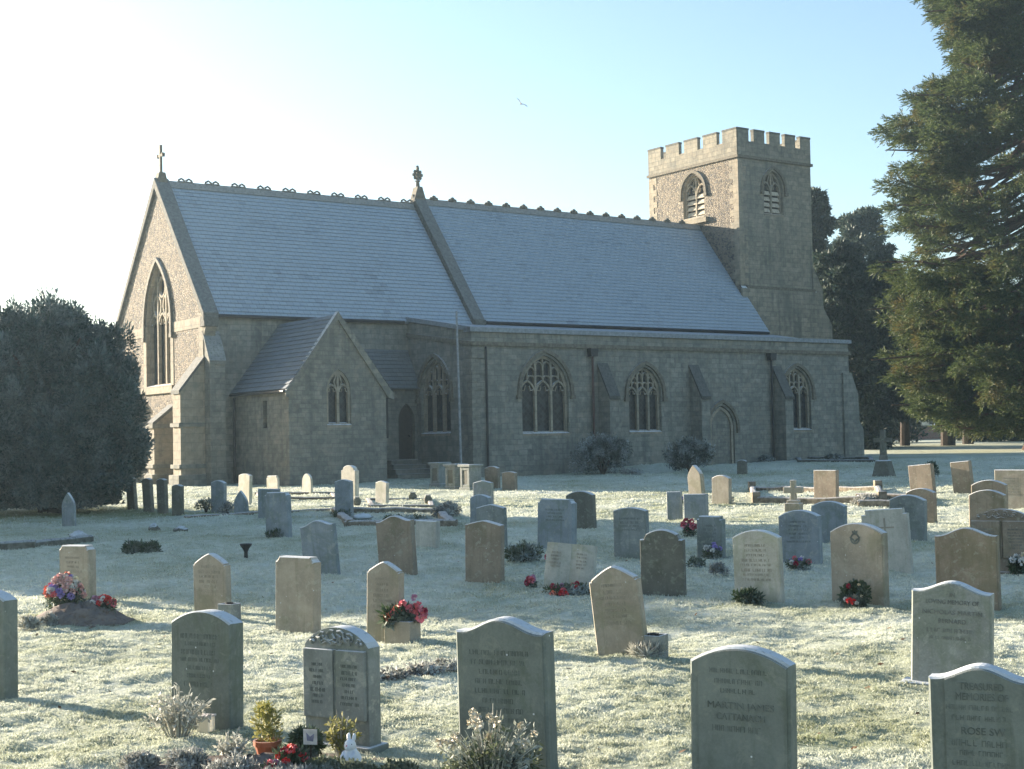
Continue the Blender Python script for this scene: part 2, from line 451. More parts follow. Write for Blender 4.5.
M['olive'] = foliage_mat('olive_bush_leaf', (.07, .075, .02), (.13, .12, .045), 0, .3, (.15, .08, .04))
M['leaf'] = foliage_mat('frosted_leaf', (.05, .075, .03), (.14, .16, .09), .75, .25)
M['darkleaf'] = foliage_mat('dark_evergreen_leaf', (.02, .05, .022), (.06, .09, .035), .25, .2)
M['twig'] = foliage_mat('frosted_twig', (.30, .29, .23), (.52, .52, .46), .4, .25)
M['gold'] = foliage_mat('golden_conifer_leaf', (.16, .17, .03), (.32, .29, .09), .2, .3)
M['heather'] = foliage_mat('frosted_heather', (.17, .165, .14), (.42, .42, .39), .6, .2)
M['wallshrub'] = foliage_mat('dark_wall_shrub', (.035, .05, .042), (.10, .12, .105), .6, .15)
for nm, c in (('red', (.62, .03, .03)), ('pink', (.72, .16, .20)), ('coral', (.80, .22, .12)), ('lilac', (.36, .28, .62)), ('cream', (.72, .62, .42)), ('crimson', (.38, .02, .05)), ('mauve', (.45, .22, .34)), ('whitefl', (.74, .72, .68)), ('palepink', (.74, .44, .40)), ('deadfl', (.56, .50, .38))):
    M[nm] = plain('petal_' + nm, c, .6, .2, .18, 30)
# ------------------------------------------------------------------ the church (local x = along the nave, y = away to the south)
church = empty('parish_church', ORG, CH_ROT)
tag(church, 'long stone parish church with frosted slate roofs, pointed windows and a battlemented tower', 'church')

def N(t0):                                  # plan planes that face the camera side (north)
    return lambda a, b, d: (a, t0 + d, b)
def E(s0):                                  # planes that face left (east)
    return lambda a, b, d: (s0 + d, a, b)

def arc_arch(c, w, spring, apex, n=9):
    """pointed arch from left spring over the apex to right spring"""
    h = apex - spring; r = (h * h + w * w / 4) / w
    a1 = math.atan2(h, r - w / 2) if r > w / 2 else math.pi - math.atan2(h, w / 2 - r)
    L = [(c - w / 2 + r - r * math.cos(a1 * i / n), spring + r * math.sin(a1 * i / n)) for i in range(n + 1)]
    return L + [(2 * c - x, z) for x, z in reversed(L[:-1])]

def arch_outline(c, w, sill, spring, apex):
    return [(c - w / 2, sill)] + arc_arch(c, w, spring, apex) + [(c + w / 2, sill)]

def wall_panel(mb, outer, holes, fn, rev=.28, mi=0, ri=0):
    polys = [[Vector((a, b, 0)) for a, b in outer]] + [[Vector((a, b, 0)) for a, b in h] for h in holes]
    flat = [p for pl in polys for p in pl]
    tris = tessellate_polygon(polys)
    mb.add([fn(p.x, p.y, 0) for p in flat], [tuple(t) for t in tris], mi)
    for h in holes:
        n = len(h)
        mb.add([fn(a, b, 0) for a, b in h] + [fn(a, b, rev) for a, b in h], [(i, (i + 1) % n, n + (i + 1) % n, n + i) for i in range(n)], ri)

def arch_z(c, w, spring, apex, x):
    h = apex - spring; r = (h * h + w * w / 4) / w
    dx = abs(x - c); q = r * r - (dx + r - w / 2) ** 2
    return spring + math.sqrt(max(q, 0))

def gothic_window(c, w, sill, spring, apex, lights, fn, rev=.28, hood=.16, style='perp', hood_drop=.15, louvre=False, big=1.0, name='window', lit=.075):
    m = MB(); d0, d1 = rev - .17, rev - .03
    out = arch_outline(c, w - .10, sill + .03, spring, apex - .06)
    m.bar(out, .11 * big, d0, d1, fn, closed=True)
    # sloping sill
    m.prism([(0, sill - .10), (-.0, sill + .0), (rev, sill + .09), (rev, sill - .10)], c - w / 2 + .002, c + w / 2 - .002, lambda a, b, d: fn(d, b, a - .03))
    lw = w / lights; bw = .095 * big
    for i in range(1, lights):
        x = c - w / 2 + lw * i
        m.bar([(x, sill), (x, arch_z(c, w, spring, apex, x) - .02)], bw, d0, d1, fn)
    for i in range(lights):
        x = c - w / 2 + lw * (i + .5)
        top = arch_z(c, w, spring, apex, x)
        hs = spring - .12; ha = min(hs + lw * .72, top - .1)
        m.bar(arc_arch(x, lw - .02, hs, ha, 5), lit * big, d0 + .015, d1 - .01, fn)
        # small cusps inside the light heads
        m.bar([(x - lw * .40, hs + (ha - hs) * .35), (x - lw * .2, hs + (ha - hs) * .28), (x - lw * .13, hs + (ha - hs) * .62)], .035, d0 + .03, d1 - .03, fn)
        m.bar([(x + lw * .40, hs + (ha - hs) * .35), (x + lw * .2, hs + (ha - hs) * .28), (x + lw * .13, hs + (ha - hs) * .62)], .035, d0 + .03, d1 - .03, fn)
        if style == 'perp' and top - ha > .3:
            m.bar([(x, ha - .02), (x, top - .02)], lit * .9, d0 + .015, d1 - .01, fn)
            for k in (-1, 1):
                sx = x + k * lw * .25
                tz = arch_z(c, w, spring, apex, sx)
                if tz - ha > .34:
                    m.bar(arc_arch(sx, lw * .46, tz - .42, tz - .2, 3), .05, d0 + .02, d1 - .02, fn)
                    m.bar(arc_arch(sx, lw * .46, ha + .05, ha + .2, 3), .05, d0 + .02, d1 - .02, fn)
    if style == 'geo':
        def ring(x, z, ra, rb, k=14):
            m.bar([(x + ra * math.cos(2 * math.pi * j / k), z + rb * math.sin(2 * math.pi * j / k)) for j in range(k)], .075 * big, d0 + .01, d1 - .01, fn, closed=True)
        h = apex - spring
        ring(c - w * .19, spring + h * .32, w * .15, h * .17); ring(c + w * .19, spring + h * .32, w * .15, h * .17)
        ring(c, spring + h * .62, w * .13, h * .16)
    if style == 'y':
        x = c; h = apex - spring
        m.bar([(c - w * .02, spring - .05), (c - w * .16, spring + h * .42), (c - w * .04, apex - .12)], .06, d0 + .01, d1 - .01, fn)
        m.bar([(c + w * .02, spring - .05), (c + w * .16, spring + h * .42), (c + w * .04, apex - .12)], .06, d0 + .01, d1 - .01, fn)
    win = m.build(name, M['dressed'], church)
    g = MB(); g.prism(arch_outline(c, w - .02, sill, spring, apex - .01), rev - .02, rev + .02, fn)
    if louvre:
        g.build('dark_opening', M['oak'], win)
        s = MB(); k = 0; z = sill + .12
        while z < spring - .02:
            for i in range(lights):
                x0 = c - w / 2 + lw * i + .07; x1 = x0 + lw - .14
                s.add([fn(x0, z, rev - .14), fn(x1, z, rev - .14), fn(x1, z + .20, rev - .05), fn(x0, z + .20, rev - .05),
                       fn(x0, z + .02, rev - .16), fn(x1, z + .02, rev - .16), fn(x1, z + .22, rev - .07), fn(x0, z + .22, rev - .07)],
                      [(0, 1, 2, 3), (7, 6, 5, 4), (0, 4, 5, 1), (1, 5, 6, 2), (2, 6, 7, 3), (3, 7, 4, 0)])
            z += .30; k += 1
        s.build('louvre_slats', M['louvre'], win)
    else:
        g.build('glass', M['glass'], win)
    if hood:
        hm = MB()
        pts = arc_arch(c, w + .30, spring, apex + .17, 9)
        pts = [(pts[0][0], spring - hood_drop)] + pts + [(pts[-1][0], spring - hood_drop)]
        hm.bar(pts, .15, -.10, .03, fn)
        for sx in (-1, 1):
            x = c + sx * (w / 2 + .17)
            hm.box(min(x - .11, x + .11), max(x - .11, x + .11), -.12, .02, spring - hood_drop - .14, spring - hood_drop + .02, lambda a, d, b: fn(a, b, d))
        hm.build('hood_mould', M['ridge'], win)
    return win

def slope(mb, a0, a1, lo, hi, fn, n, th=.035, mi=0):
    """courses of slates between eave point lo and ridge point hi (b, z), run a0..a1"""
    dx, dz = hi[0] - lo[0], hi[1] - lo[1]; L = math.hypot(dx, dz); nx, nz = -dz / L, dx / L
    if nz < 0: nx, nz = -nx, -nz
    prof = []
    for i in range(n):
        f0, f1 = i / n, (i + 1) / n
        prof.append((lo[0] + dx * f0 + nx * th, lo[1] + dz * f0 + nz * th)); prof.append((lo[0] + dx * f1, lo[1] + dz * f1))
    b0 = len(mb.v); seg = 1
    vs = [fn(a0, b, z) for b, z in prof] + [fn(a1, b, z) for b, z in prof]
    k = len(prof)
    mb.add(vs, [(i, i + 1, k + i + 1, k + i) for i in range(k - 1)], mi)
    # underside, so that the roof has a body
    mb.add([fn(a0, lo[0] - nx * .1, lo[1] - nz * .1), fn(a1, lo[0] - nx * .1, lo[1] - nz * .1), fn(a1, hi[0] - nx * .1, hi[1] - nz * .1), fn(a0, hi[0] - nx * .1, hi[1] - nz * .1),
            fn(a0, lo[0] + nx * th, lo[1] + nz * th), fn(a1, lo[0] + nx * th, lo[1] + nz * th)], [(0, 1, 2, 3), (0, 1, 5, 4)], mi)

XYZ = lambda a, b, z: (a, b, z)
TC, RID, CE, CS = 4.7, 9.1, -9.05, 13.5        # chancel north wall, ridge line, east wall, south wall

# ---- chancel walls
b = MB()
ew = arch_outline(9.1, 2.55, 4.5, 6.95, 9.45)
wall_panel(b, [(TC, -.5), (CS, -.5), (CS, 7.1), (RID, 12.62), (TC, 7.1)], [ew], E(CE), .32, 0, 1)
o = b.build('east_wall', [M['rubble'], M['dressed']], church)
b = MB()
b.box(CE + .003, 3.6, TC, TC + .5, -.5, 7.12); b.box(CE + .003, 3.6, CS - .5, CS, -.5, 7.12)
b.build('chancel_wall', M['ashlar'], church)
b = MB()                                       # smooth stone dressings of the east wall
for t0, t1 in ((TC, 7.62), (10.58, CS)): b.box(CE - .03, CE + .05, t0 + .01, t1, 6.55, 6.95)
b.box(CE - .028, CE + .05, TC - .03, TC + .38, 4.2, 7.1); b.box(CE - .028, CE + .05, CS - .38, CS + .03, 3, 7.1)
b.box(CE - .12, CE + .05, 7.5, 10.7, 4.18, 4.47)
for t0, t1 in ((7.55, 7.84), (10.36, 10.65)): b.box(CE - .022, CE + .05, t0, t1, 4.48, 6.94)
b.build('quoins', M['dressed'], church)
b = MB()                                       # strings and plinth
for z, p, h in ((2.78, .09, .15), (1.22, .12, .16), (.3, .15, .7)):
    b.box(CE - p, -7.9, TC - p, TC + .1, z, z + h); b.box(CE - p - .001, CE + .1, TC - p - .001, CS + p, z + .001, z + h + .001)
b.build('string_course', M['ashlar'], church)
gothic_window(9.1, 2.55, 4.5, 6.95, 9.45, 3, E(CE), .32, .2, 'geo', .45, big=1.15, name='east_window')

def buttress_n(s0, s1, t0, proj, ztop, zlow, mat='ashlar', name='buttress', cap='weather'):
    m = MB()
    prof = [(t0 + .05, -.4), (t0 + .05, ztop), (t0 - .02, ztop)]
    prof += [(t0 - proj, zlow), (t0 - proj, -.4)]
    m.prism(prof, s0, s1, lambda a, b_, d: (d, a, b_))
    # weathered cap stones
    L = MB()
    q = [(t0 + .0, ztop + .10), (t0 - proj - .06, zlow + .05), (t0 - proj - .06, zlow - .09), (t0 - .0, ztop - .04)]
    L.prism(q, s0 - .035, s1 + .035, lambda a, b_, d: (d, a, b_))
    o = m.build(name, M[mat], church); L.build('weathering', M[cap], o)
    return o
def buttress_e(t0, t1, s0, proj, ztop, zlow, mat='dressed', name='buttress'):
    m = MB()
    m.prism([(s0 + .05, -.4), (s0 + .05, ztop), (s0 - .02, ztop), (s0 - proj, zlow), (s0 - proj, -.4)], t0, t1, lambda a, b_, d: (a, d, b_))
    L = MB(); L.prism([(s0, ztop + .1), (s0 - proj - .06, zlow + .05), (s0 - proj - .06, zlow - .09), (s0, ztop - .04)], t0 - .035, t1 + .035, lambda a, b_, d: (a, d, b_))
    S = MB()
    for z in (2.78, 1.22):
        if z < zlow: S.box(s0 - proj - .09, s0, t0 - .07, t1 + .07, z, z + .15)
    S.box(s0 - proj - .14, s0, t0 - .12, t1 + .12, -.4, .98)
    o = m.build(name, M[mat], church); L.build('weathering', M['coping'], o); S.build('string_course', M['ashlar'], o)
    return o
buttress_e(TC - .06, TC + .66, CE, .98, 5.35, 4.1)
buttress_e(CS - .62, CS + .06, CE, .98, 5.35, 4.1)
buttress_e(7.55, 8.15, CE, .85, 3.62, 2.95)
buttress_n(CE + .0, CE + .62, TC, .55, 6.3, 5.2, cap='ashlar')

# ---- roofs
b = MB(); slope(b, CE + .45, 3.35, (TC - .18, 7.0), (RID, 12.72), XYZ, 33); slope(b, CE + .45, 3.35, (CS + .18, 7.0), (RID, 12.72), XYZ, 33)
b.build('chancel_roof', M['slate'], church)
NC = TC + .05
b = MB(); slope(b, 3.65, 21.15, (NC - .12, 7.12), (RID + .1, 12.98), XYZ, 34); slope(b, 3.65, 21.15, (CS + .4, 7.1), (RID + .1, 12.98), XYZ, 34)
b.build('nave_roof', M['slate'], church)
b = MB(); b.box(3.4, 20.8, NC + .05, NC + .5, -.3, 7.1); b.box(3.4, 20.8, CS - .3, CS + .2, -.3, 7.1); b.build('nave_wall', M['ashlar'], church)
b = MB(); b.tube([(CE + .2, TC - .24, 6.98), (-.3, TC - .24, 6.98)], .07); b.build('eave_shade_line', M['iron'], church)  # dark tube standing in for the shadow line below the chancel eaves
b = MB(); b.tube([(3.9, NC - .2, 7.1), (21.0, NC - .2, 7.1)], .07); b.build('eave_shade_line', M['iron'], church)  # same stand-in for eave shadow, along the nave
# ridge tiles and their cresting
b = MB(); b.prism([(RID - .2, 12.55), (RID, 12.86), (RID + .2, 12.55)], CE + .5, 3.3, lambda a, b_, d: (d, a, b_))
b.prism([(RID - .1, 12.82), (RID + .3, 12.82), (RID + .1, 13.14)], 3.7, 20.85, lambda a, b_, d: (d, a, b_))
rt = b.build('ridge_tiles', M['ridge'], church)
s = CE + 1.05
while s < 3.0:
    b = MB()
    for k in (0, .33):
        b.tube([(s + k - .14, RID, 12.84), (s + k - .12, RID, 12.92), (s + k, RID, 12.99), (s + k + .12, RID, 12.92), (s + k + .14, RID, 12.84)], .045, 5)
    b.tube([(s - .16, RID, 12.855), (s + .49, RID, 12.855)], .04, 5)
    b.build('crest_ornament', M['ridge'], rt); s += 1.18
s = 4.3
while s < 20.6:
    b = MB()
    for k, r in ((-.15, .085), (0, .12), (.15, .085)): b.ball((s + k, RID + .1, 13.16 + (.05 if k == 0 else 0)), r, 7, 4)
    b.tube([(s - .2, RID + .1, 13.12), (s + .2, RID + .1, 13.12)], .06, 5)
    b.build('crest_ornament', M['ridge'], rt); s += 1.02
# gable copings
def coping(s0, s1, lo, hi, lift, th, name='coping', both=True, mat='ridge'):
    m = MB()
    sides = [(lo, hi)] + ([((2 * hi[0] - lo[0], lo[1]), hi)] if both else [])
    (lb, lz), (hb, hz) = lo, hi
    out = [(lb, lz + lift), (hb, hz + lift), (2 * hb - lb, lz + lift), (2 * hb - lb, lz + lift - th), (hb, hz + lift - th * 1.3), (lb, lz + lift - th)]
    m.prism(out, s0, s1, lambda a, b_, d: (d, a, b_))
    return m
m = coping(CE - .12, CE + .5, (TC - .32, 6.86), (RID, 12.72), .22, .34)
for t0, t1 in ((TC - .34, TC + .1), (CS - .1, CS + .34)):
    m.box(CE - .10, CE + .48, t0, t1, 6.55, 6.95)
m.build('gable_coping', M['coping'], church, bevel=.02)
b = MB(); b.prism([(TC - .04, 6.1), (TC - .3, 6.62), (TC - .3, 6.95), (TC + .1, 6.95), (TC + .1, 6.1)], CE - .02, CE + .42, lambda a, b_, d: (d, a, b_)); b.build('kneeler', M['dressed'], church)
m = coping(3.12, 3.72, (TC - .28, 6.95), (RID + .05, 13.0), .28, .5)
m.box(3.15, 3.74, TC - .36, TC + .1, 6.6, 7.2)
m.build('gable_coping', M['coping'], church, bevel=.02)
b = MB(); b.prism([(RID - 4.2, 7.2), (RID + .05, 12.9), (RID + 4.2, 7.2)], 3.3, 3.6, lambda a, b_, d: (d, a, b_)); b.build('gable_wall', M['ashlar'], church)
# crosses on the gables
b = MB(); b.prism([(-.24, 12.7), (.24, 12.7), (.13, 13.15), (-.13, 13.15)], RID - .16, RID + .16, lambda a, z, d: (CE + .18 + a, d, z))
b.box(CE + .13, CE + .23, RID - .055, RID + .055, 13.15, 14.28); b.box(CE + .135, CE + .225, RID - .26, RID + .26, 13.80, 13.90)
for y in (-.26, .26): b.box(CE + .12, CE + .24, RID + y - .04, RID + y + .04, 13.77, 13.93)
b.build('gable_cross', M['ridge'], church)
b = MB(); x0, y0 = 3.42, RID + .05
b.prism([(-.32, 13.0), (.32, 13.0), (.12, 13.62), (-.12, 13.62)], y0 - .2, y0 + .2, lambda a, z, d: (x0 + a, d, z))
b.lathe([(.1, 13.6), (.08, 13.85), (.15, 13.9), (.08, 13.95)], (x0, y0, 0), 8)
for i in range(8):
    a = math.pi / 4 * i; b.ball((x0 + .2 * math.cos(a), y0, 14.18 + .2 * math.sin(a)), .085, 6, 4)
b.box(x0 - .26, x0 + .26, y0 - .05, y0 + .05, 14.12, 14.24); b.box(x0 - .06, x0 + .06, y0 - .055, y0 + .055, 13.9, 14.52); b.ball((x0, y0, 14.55), .075, 6, 4)
b.build('gable_cross', M['ridge'], church)

# ---- vestry
VS0, VS1, VT = -7.85, -3.83, .1
VR = (VS0 + VS1) / 2
b = MB()
slit = [(1.85, 2.66), (2.17, 2.66), (2.17, 3.66), (1.85, 3.66)]
vw = arch_outline(VR + .02, 1.0, 2.72, 3.95, 4.75)
wall_panel(b, [(VS0, -.4), (VS1, -.4), (VS1, 4.15), (VR, 6.65), (VS0, 4.15)], [vw], N(VT), .22)
wall_panel(b, [(VT, -.4), (TC, -.4), (TC, 4.15), (VT, 4.15)], [slit], E(VS0), .2)
b.add([(VS1, VT, -.4), (VS1, TC, -.4), (VS1, TC, 4.15), (VS1, VT, 4.15)], [(0, 1, 2, 3)])
b.build('vestry_wall', M['vestry'], church)
b = MB(); b.prism(slit, .17, .21, E(VS0)); b.build('slit_window', M['glass'], church)
gothic_window(VR + .02, 1.0, 2.72, 3.95, 4.75, 2, N(VT), .22, 0, 'y', big=.95)
b = MB()
fnv = lambda a, bb, z: (bb, a, z)
slope(b, VT - .08, TC + .0, (VS0 - .12, 4.02), (VR, 6.76), fnv, 16); slope(b, VT - .08, TC + .0, (VS1 + .26, 3.95), (VR, 6.76), fnv, 16)
b.build('vestry_roof', M['slate_side'], church)
b = MB()
out = [(VS0 - .15, 3.94), (VR, 6.86), (VS1 + .3, 3.84), (VS1 + .3, 3.64), (VS1 + .06, 3.72), (VR, 6.56), (VS0 - .06, 3.72), (VS0 - .15, 3.74)]
b.prism(out, VT - .1, VT + .12, lambda a, z, d: (a, d, z)); b.build('verge', M['vestry'], church)
b = MB(); b.tube([(VS0 - .17, VT, 3.95), (VS0 - .17, TC - .1, 3.95)], .06); b.build('eave_shade_line', M['iron'], church)  # dark tube in place of the shade beneath the vestry eave
b = MB(); b.tube([(VS0 - .1, TC - .25, 3.85), (VS0 - .1, TC - .25, .4)], .05); b.build('downpipe', M['iron'], church)
b = MB(); b.tube([(VS1 + .12, VT + .15, 3.8), (VS1 + .12, VT + .15, 2.2)], .05)
b.build('downpipe', M['iron'], church)

# ---- porch in the corner between vestry and aisle
b = MB()
dr = arch_outline(-.52, .78, 1.35, 2.9, 3.62)
wall_panel(b, [(VS1, -.3), (0, -.3), (0, 4.35), (VS1, 4.35)], [dr], N(4.05), .3); b.build('porch_wall', M['vestry'], church)
b = MB(); slope(b, VS1 - .1, -.02, (3.8, 4.22), (TC + .0, 5.85), XYZ, 10); b.build('porch_roof', M['slate_bare'], church)
b = MB(); b.prism(arch_outline(-.52, .76, 1.35, 2.9, 3.6), .2, .28, N(4.05))
dd = b.build('side_door', M['oak'], church); b = MB(); b.ball((-.30, 4.2, 2.3), .05); b.build('handle', M['iron'], dd)
b = MB()
for i in range(4): b.box(-1.5 - i * .12, -.06, 4.04 - .36 * (i + 1), 4.045 - .36 * i, -.3, 1.32 - .18 * i)
b.build('door_steps', M['vestry'], church)

# ---- aisle
AL = 21.6
W = [(3.55, 2.35, 2.28, 3.95, 5.42), (8.82, 1.80, 2.27, 3.85, 5.02), (18.02, 1.86, 2.24, 3.92, 5.08)]
holes = [arch_outline(*w) for w in W]
blocked = arch_outline(13.25, 1.5, .55, 2.4, 3.36)
b = MB(); wall_panel(b, [(0, -.4), (AL, -.4), (AL, 6.28), (0, 6.28)], holes + [blocked], N(0), .3)
ewin = (2.66, 2.2, 2.36, 3.9, 5.35)
wall_panel(b, [(0.001, -.4), (TC, -.4), (TC, 7.0), (0.001, 6.3)], [arch_outline(*ewin)], E(0), .3)
b.add([(AL, 0, -.4), (AL, 6.2, -.4), (AL, 6.2, 7), (AL, 0, 6.3)], [(0, 1, 2, 3)])
b.build('aisle_wall', M['ashlar'], church)
for w in W: gothic_window(*w, 3, N(0), .3)
gothic_window(*ewin, 3, E(0), .3)
b = MB(); b.prism(arch_outline(13.25, 1.48, .4, 2.4, 3.35), .13, .2, N(0)); bd = b.build('blocked_doorway', M['vestry'], church)
b = MB(); pts = arc_arch(13.25, 1.86, 2.35, 3.56, 9); b.bar([(pts[0][0], 2.15)] + pts + [(pts[-1][0], 2.15)], .14, -.10, .03, N(0)); b.build('hood_mould', M['ridge'], bd)
b = MB(); b.bar(arch_outline(13.25, 1.30, .5, 2.4, 3.24), .12, .05, .16, N(0)); b.build('door_arch', M['dressed'], bd)
# parapet, string and coping
b = MB(); b.box(-.08, AL + .08, -.10, .0, 5.74, 5.90)
b.prism([(-.1, 5.74), (-.1, 5.90), (TC - .05, 6.55), (TC - .05, 6.39)], -.10, 0.0, E(0)); b.build('string_course', M['ridge'], church)
b = MB(); b.box(-.12, AL + .12, -.12, .36, 6.28, 6.46)
b.prism([(-.11, 6.29), (-.11, 6.465), (TC - .05, 7.22), (TC - .05, 7.04)], -.12, .34, E(0)); b.build('parapet_coping', M['lead'], church)
b = MB(); b.add([(.3, .3, 6.3), (AL, .3, 6.3), (AL, NC + .1, 7.05), (.3, NC + .1, 7.05)], [(0, 1, 2, 3)])
b.add([(AL - .6, .3, 6.33), (AL, .3, 6.33), (AL, 6.2, 7.1), (20.7, 6.2, 7.1)], [(0, 1, 2, 3)]); b.build('aisle_roof', M['lead'], church)
for s0 in (6.28, 11.38, 16.5): buttress_n(s0, s0 + .5, 0, .72, 5.05, 3.70)
m = MB(); m.prism([(AL - .5, -.4), (AL - .5, 4.9), (AL + .06, 4.9), (AL + .5, 3.9), (AL + .56, 2.6), (AL + .82, 2.2), (AL + .82, -.4)], -.35, .35, lambda a, z, d: (a, d + .25, z)); m.build('buttress', M['ashlar'], church)
# rough toothing and quoins at the corner
b = MB(); z = 1.2; k = 0
while z < 5.6:
    h = rnd.uniform(.2, .34); L = rnd.choice((.34, .55)); L2 = .9 - L
    b.box(-.03 - rnd.uniform(0, .03), L, -.03 - rnd.uniform(0, .04), L2, z, z + h - .02); z += h; k += 1
b.build('corner_quoins', M['vestry'], church)
for s0, z0 in ((5.9, 5.72), (16.28, 5.72)):
    b = MB(); b.tube([(s0, -.14, z0 - .1), (s0, -.14, .8)], .05); 
    pipe = b.build('downpipe', M['redpipe'] if s0 < 10 else M['iron'], church)
    b = MB(); b.prism([(-.16, z0 - .32), (.16, z0 - .32), (.2, z0), (-.2, z0)], -.3, -.03, lambda a, z, d: (s0 + a, d, z)); b.build('hopper', M['iron'], pipe)
b = MB(); b.tube([(.62, -.09, 5.7), (.62, -.09, .6)], .045); b.build('downpipe', M['iron'], church)

# ---- tower
T0, T1, TN, TS = 20.8, 26.15, 6.22, 13.05
b = MB()
te = arch_outline(9.55, 1.62, 13.55, 14.85, 15.82); tn = arch_outline(23.33, 1.42, 13.45, 14.75, 15.72)
wall_panel(b, [(TN, -.4), (TS, -.4), (TS, 17.1), (TN, 17.1)], [te], E(T0), .35, 0, 2)
wall_panel(b, [(T0, -.4), (T1, -.4), (T1, 17.1), (T0, 17.1)], [tn], N(TN), .35, 1, 1)
b.add([(T1, TN, -.4), (T1, TS, -.4), (T1, TS, 17.1), (T1, TN, 17.1), (T0, TS, -.4), (T0, TS, 17.1), (T0, TN, 17.0), (T0, TS, 17.0), (T1, TS, 17.0), (T1, TN, 17.0)],
      [(0, 1, 2, 3), (1, 4, 5, 2), (6, 7, 8, 9)], 1)
b.build('tower', [M['rubble'], M['tower'], M['dressed']], church)
for corner in (0, 1):
    b = MB(); z = 9.7; k = 0
    while z < 16.1:
        h = .32; a, c_ = ((.62, .36), (.36, .62))[k % 2]
        if corner == 0: b.box(T0 - .02, T0 + a * .9, TN - .02, TN + c_, z, z + h + .001)
        else: b.box(T0 - .02, T0 + .2, TS - c_, TS + .02, z, z + h + .001)
        z += h; k += 1
    b.build('tower_quoins', M['dressed'], church)
gothic_window(9.55, 1.62, 13.55, 14.85, 15.82, 2, E(T0), .35, .16, 'y', .15, louvre=True, name='belfry_window')
gothic_window(23.33, 1.42, 13.45, 14.75, 15.72, 2, N(TN), .35, .16, 'y', .15, louvre=True, name='belfry_window')
b = MB(); b.box(T0 - .2, T0 + .1, 8.45, 10.65, 13.2, 13.46); b.build('window_sill', M['dressed'], church)
b = MB(); b.box(T0 - .1, T1 + .1, TN - .1, TN, 16.2, 16.34); b.box(T0 - .1, T0, TN - .001, TS + .1, 16.2, 16.34); b.box(T1, T1 + .1, TN, TS + .1, 16.2, 16.34)
b.box(T0 + .35, T1 + .02, TN - .12, TN, 9.5, 9.66); b.build('string_course', M['ridge'], church)
b = MB(); b.prism([(-.12, -.4), (-.12, 9.5), (0, 9.62), (.1, 9.62), (.1, -.4)], T0 + .0, T1 + .1, lambda a, z, d: (d, TN + a, z)); b.build('tower_base_stage', M['tower'], church)
m = MB()
def crenel(a0, a1, fn, mf, dz=0.0):
    L = a1 - a0; mw = L * mf; gap = (L - 5 * mw) / 4
    p = [(a0, 16.34)]
    for i in range(5):
        x = a0 + i * (mw + gap); p += [(x, 17.06), (x, 17.66), (x + mw, 17.66), (x + mw, 17.06)]
    q = []
    for k in p:
        if not q or q[-1] != k: q.append(k)
    if q[1] == (a0, 17.06): q.pop(1)
    if q[-1] == (a1, 17.06): q.pop()
    q.append((a1, 16.34))
    q = [(x, z + dz) for x, z in q]
    m.prism(q, -.04, .17, fn)
    cp_ = MB()
    for i in range(5):
        x = a0 + i * (mw + gap); cp_.box(x - .012, x + mw + .012, -.06, .19, 17.655 + dz, 17.75 + dz, lambda a, d, z: fn(a, z, d))
    return cp_
caps = [crenel(TN, TS, E(T0), .152, .004), crenel(T0, T1, N(TN), .147), crenel(T0, T1, lambda a, z, d: (a, TS - d, z), .147), crenel(TN, TS, lambda a, z, d: (T1 - d, a, z), .152, .004)]
bt = m.build('battlements', M['tower'], church)
mm = MB()
for c_ in caps: mm.add(c_.v, c_.f)
mm.build('merlon_caps', M['coping'], bt)
m = MB(); m.prism([(T1 - .1, -.4), (T1 - .1, 10.9), (T1 + .3, 10.3), (T1 + .62, 9.7), (T1 + .68, 8.7), (T1 + 1.3, 7.8), (T1 + 1.3, -.4)], TN - .05, TN + .8, lambda a, z, d: (a, d, z)); m.build('buttress', M['tower'], church)

# leaning white pole against the wall by the corner
p0 = at_depth(461, 466, 55.0); p1 = at_depth(456.5, 311, 56.2)
b = MB(); b.tube([p0 + Vector((0, 0, -.1)), p0.lerp(p1, .5), p1], [.05, .045, .04], 8); o = b.build('flagpole', M['pole'])
tag(o, 'thin pale pole standing at the church corner beside the traceried end window', 'pole')
# ------------------------------------------------------------------ ground and frosted grass
def axis(fine0, fine1, step, far, grow=1.22):
    a = list(np.arange(fine0, fine1 + 1e-6, step))
    s = step
    while a[-1] < far: s *= grow; a.append(a[-1] + s)
    s = step; lo = []
    x = fine0
    while x > -far: s *= grow; x -= s; lo.append(x)
    return np.array(lo[::-1] + a)
gx = axis(-17, 19, .11, 900); gy = axis(6.5, 48, .11, 900)
GXm, GYm = np.meshgrid(gx, gy)
def lumps(x, y):
    near = np.exp(-np.maximum(np.hypot(x, y - 20) - 40, 0) / 30)
    return near * ((fbm(x * 1.3, y * 1.3, 3) - .5) * .10 + (fbm(x * 5.1 + 40, y * 5.1, 3) - .5) * .05 + (vnoise(x * 13 + 3, y * 13) - .5) * .022)
def frost_amount(x, y):
    f = .60 + 1.05 * (fbm(x * .55 + 5, y * .55 + 3, 4) - .38) + .5 * (fbm(x * 3.1 + 9, y * 3.1, 3) - .5)
    for cx, cy, rx, ry, k in FROST_FREE:
        f = f - k * np.exp(-(((x - cx) / rx) ** 2 + ((y - cy) / ry) ** 2))
    return np.clip(f, 0.0, 1)
FROST_FREE = []
def free_at(px, py, rx, ry, k):
    P = ground(px, py); FROST_FREE.append((P.x, P.y, rx, ry, k))
free_at(60, 513, 3.0, 2.2, .9)                  # under the yew
free_at(165, 514, 2.6, .9, .8)                  # the green strip in front of the leaning stones
free_at(930, 500, 1.2, .5, .5); free_at(965, 505, 1.2, .5, .5); free_at(740, 505, 1.0, .5, .4)
free_at(70, 620, 1.1, .5, .9); free_at(630, 655, .5, .25, .7); free_at(745, 605, .4, .2, .6)
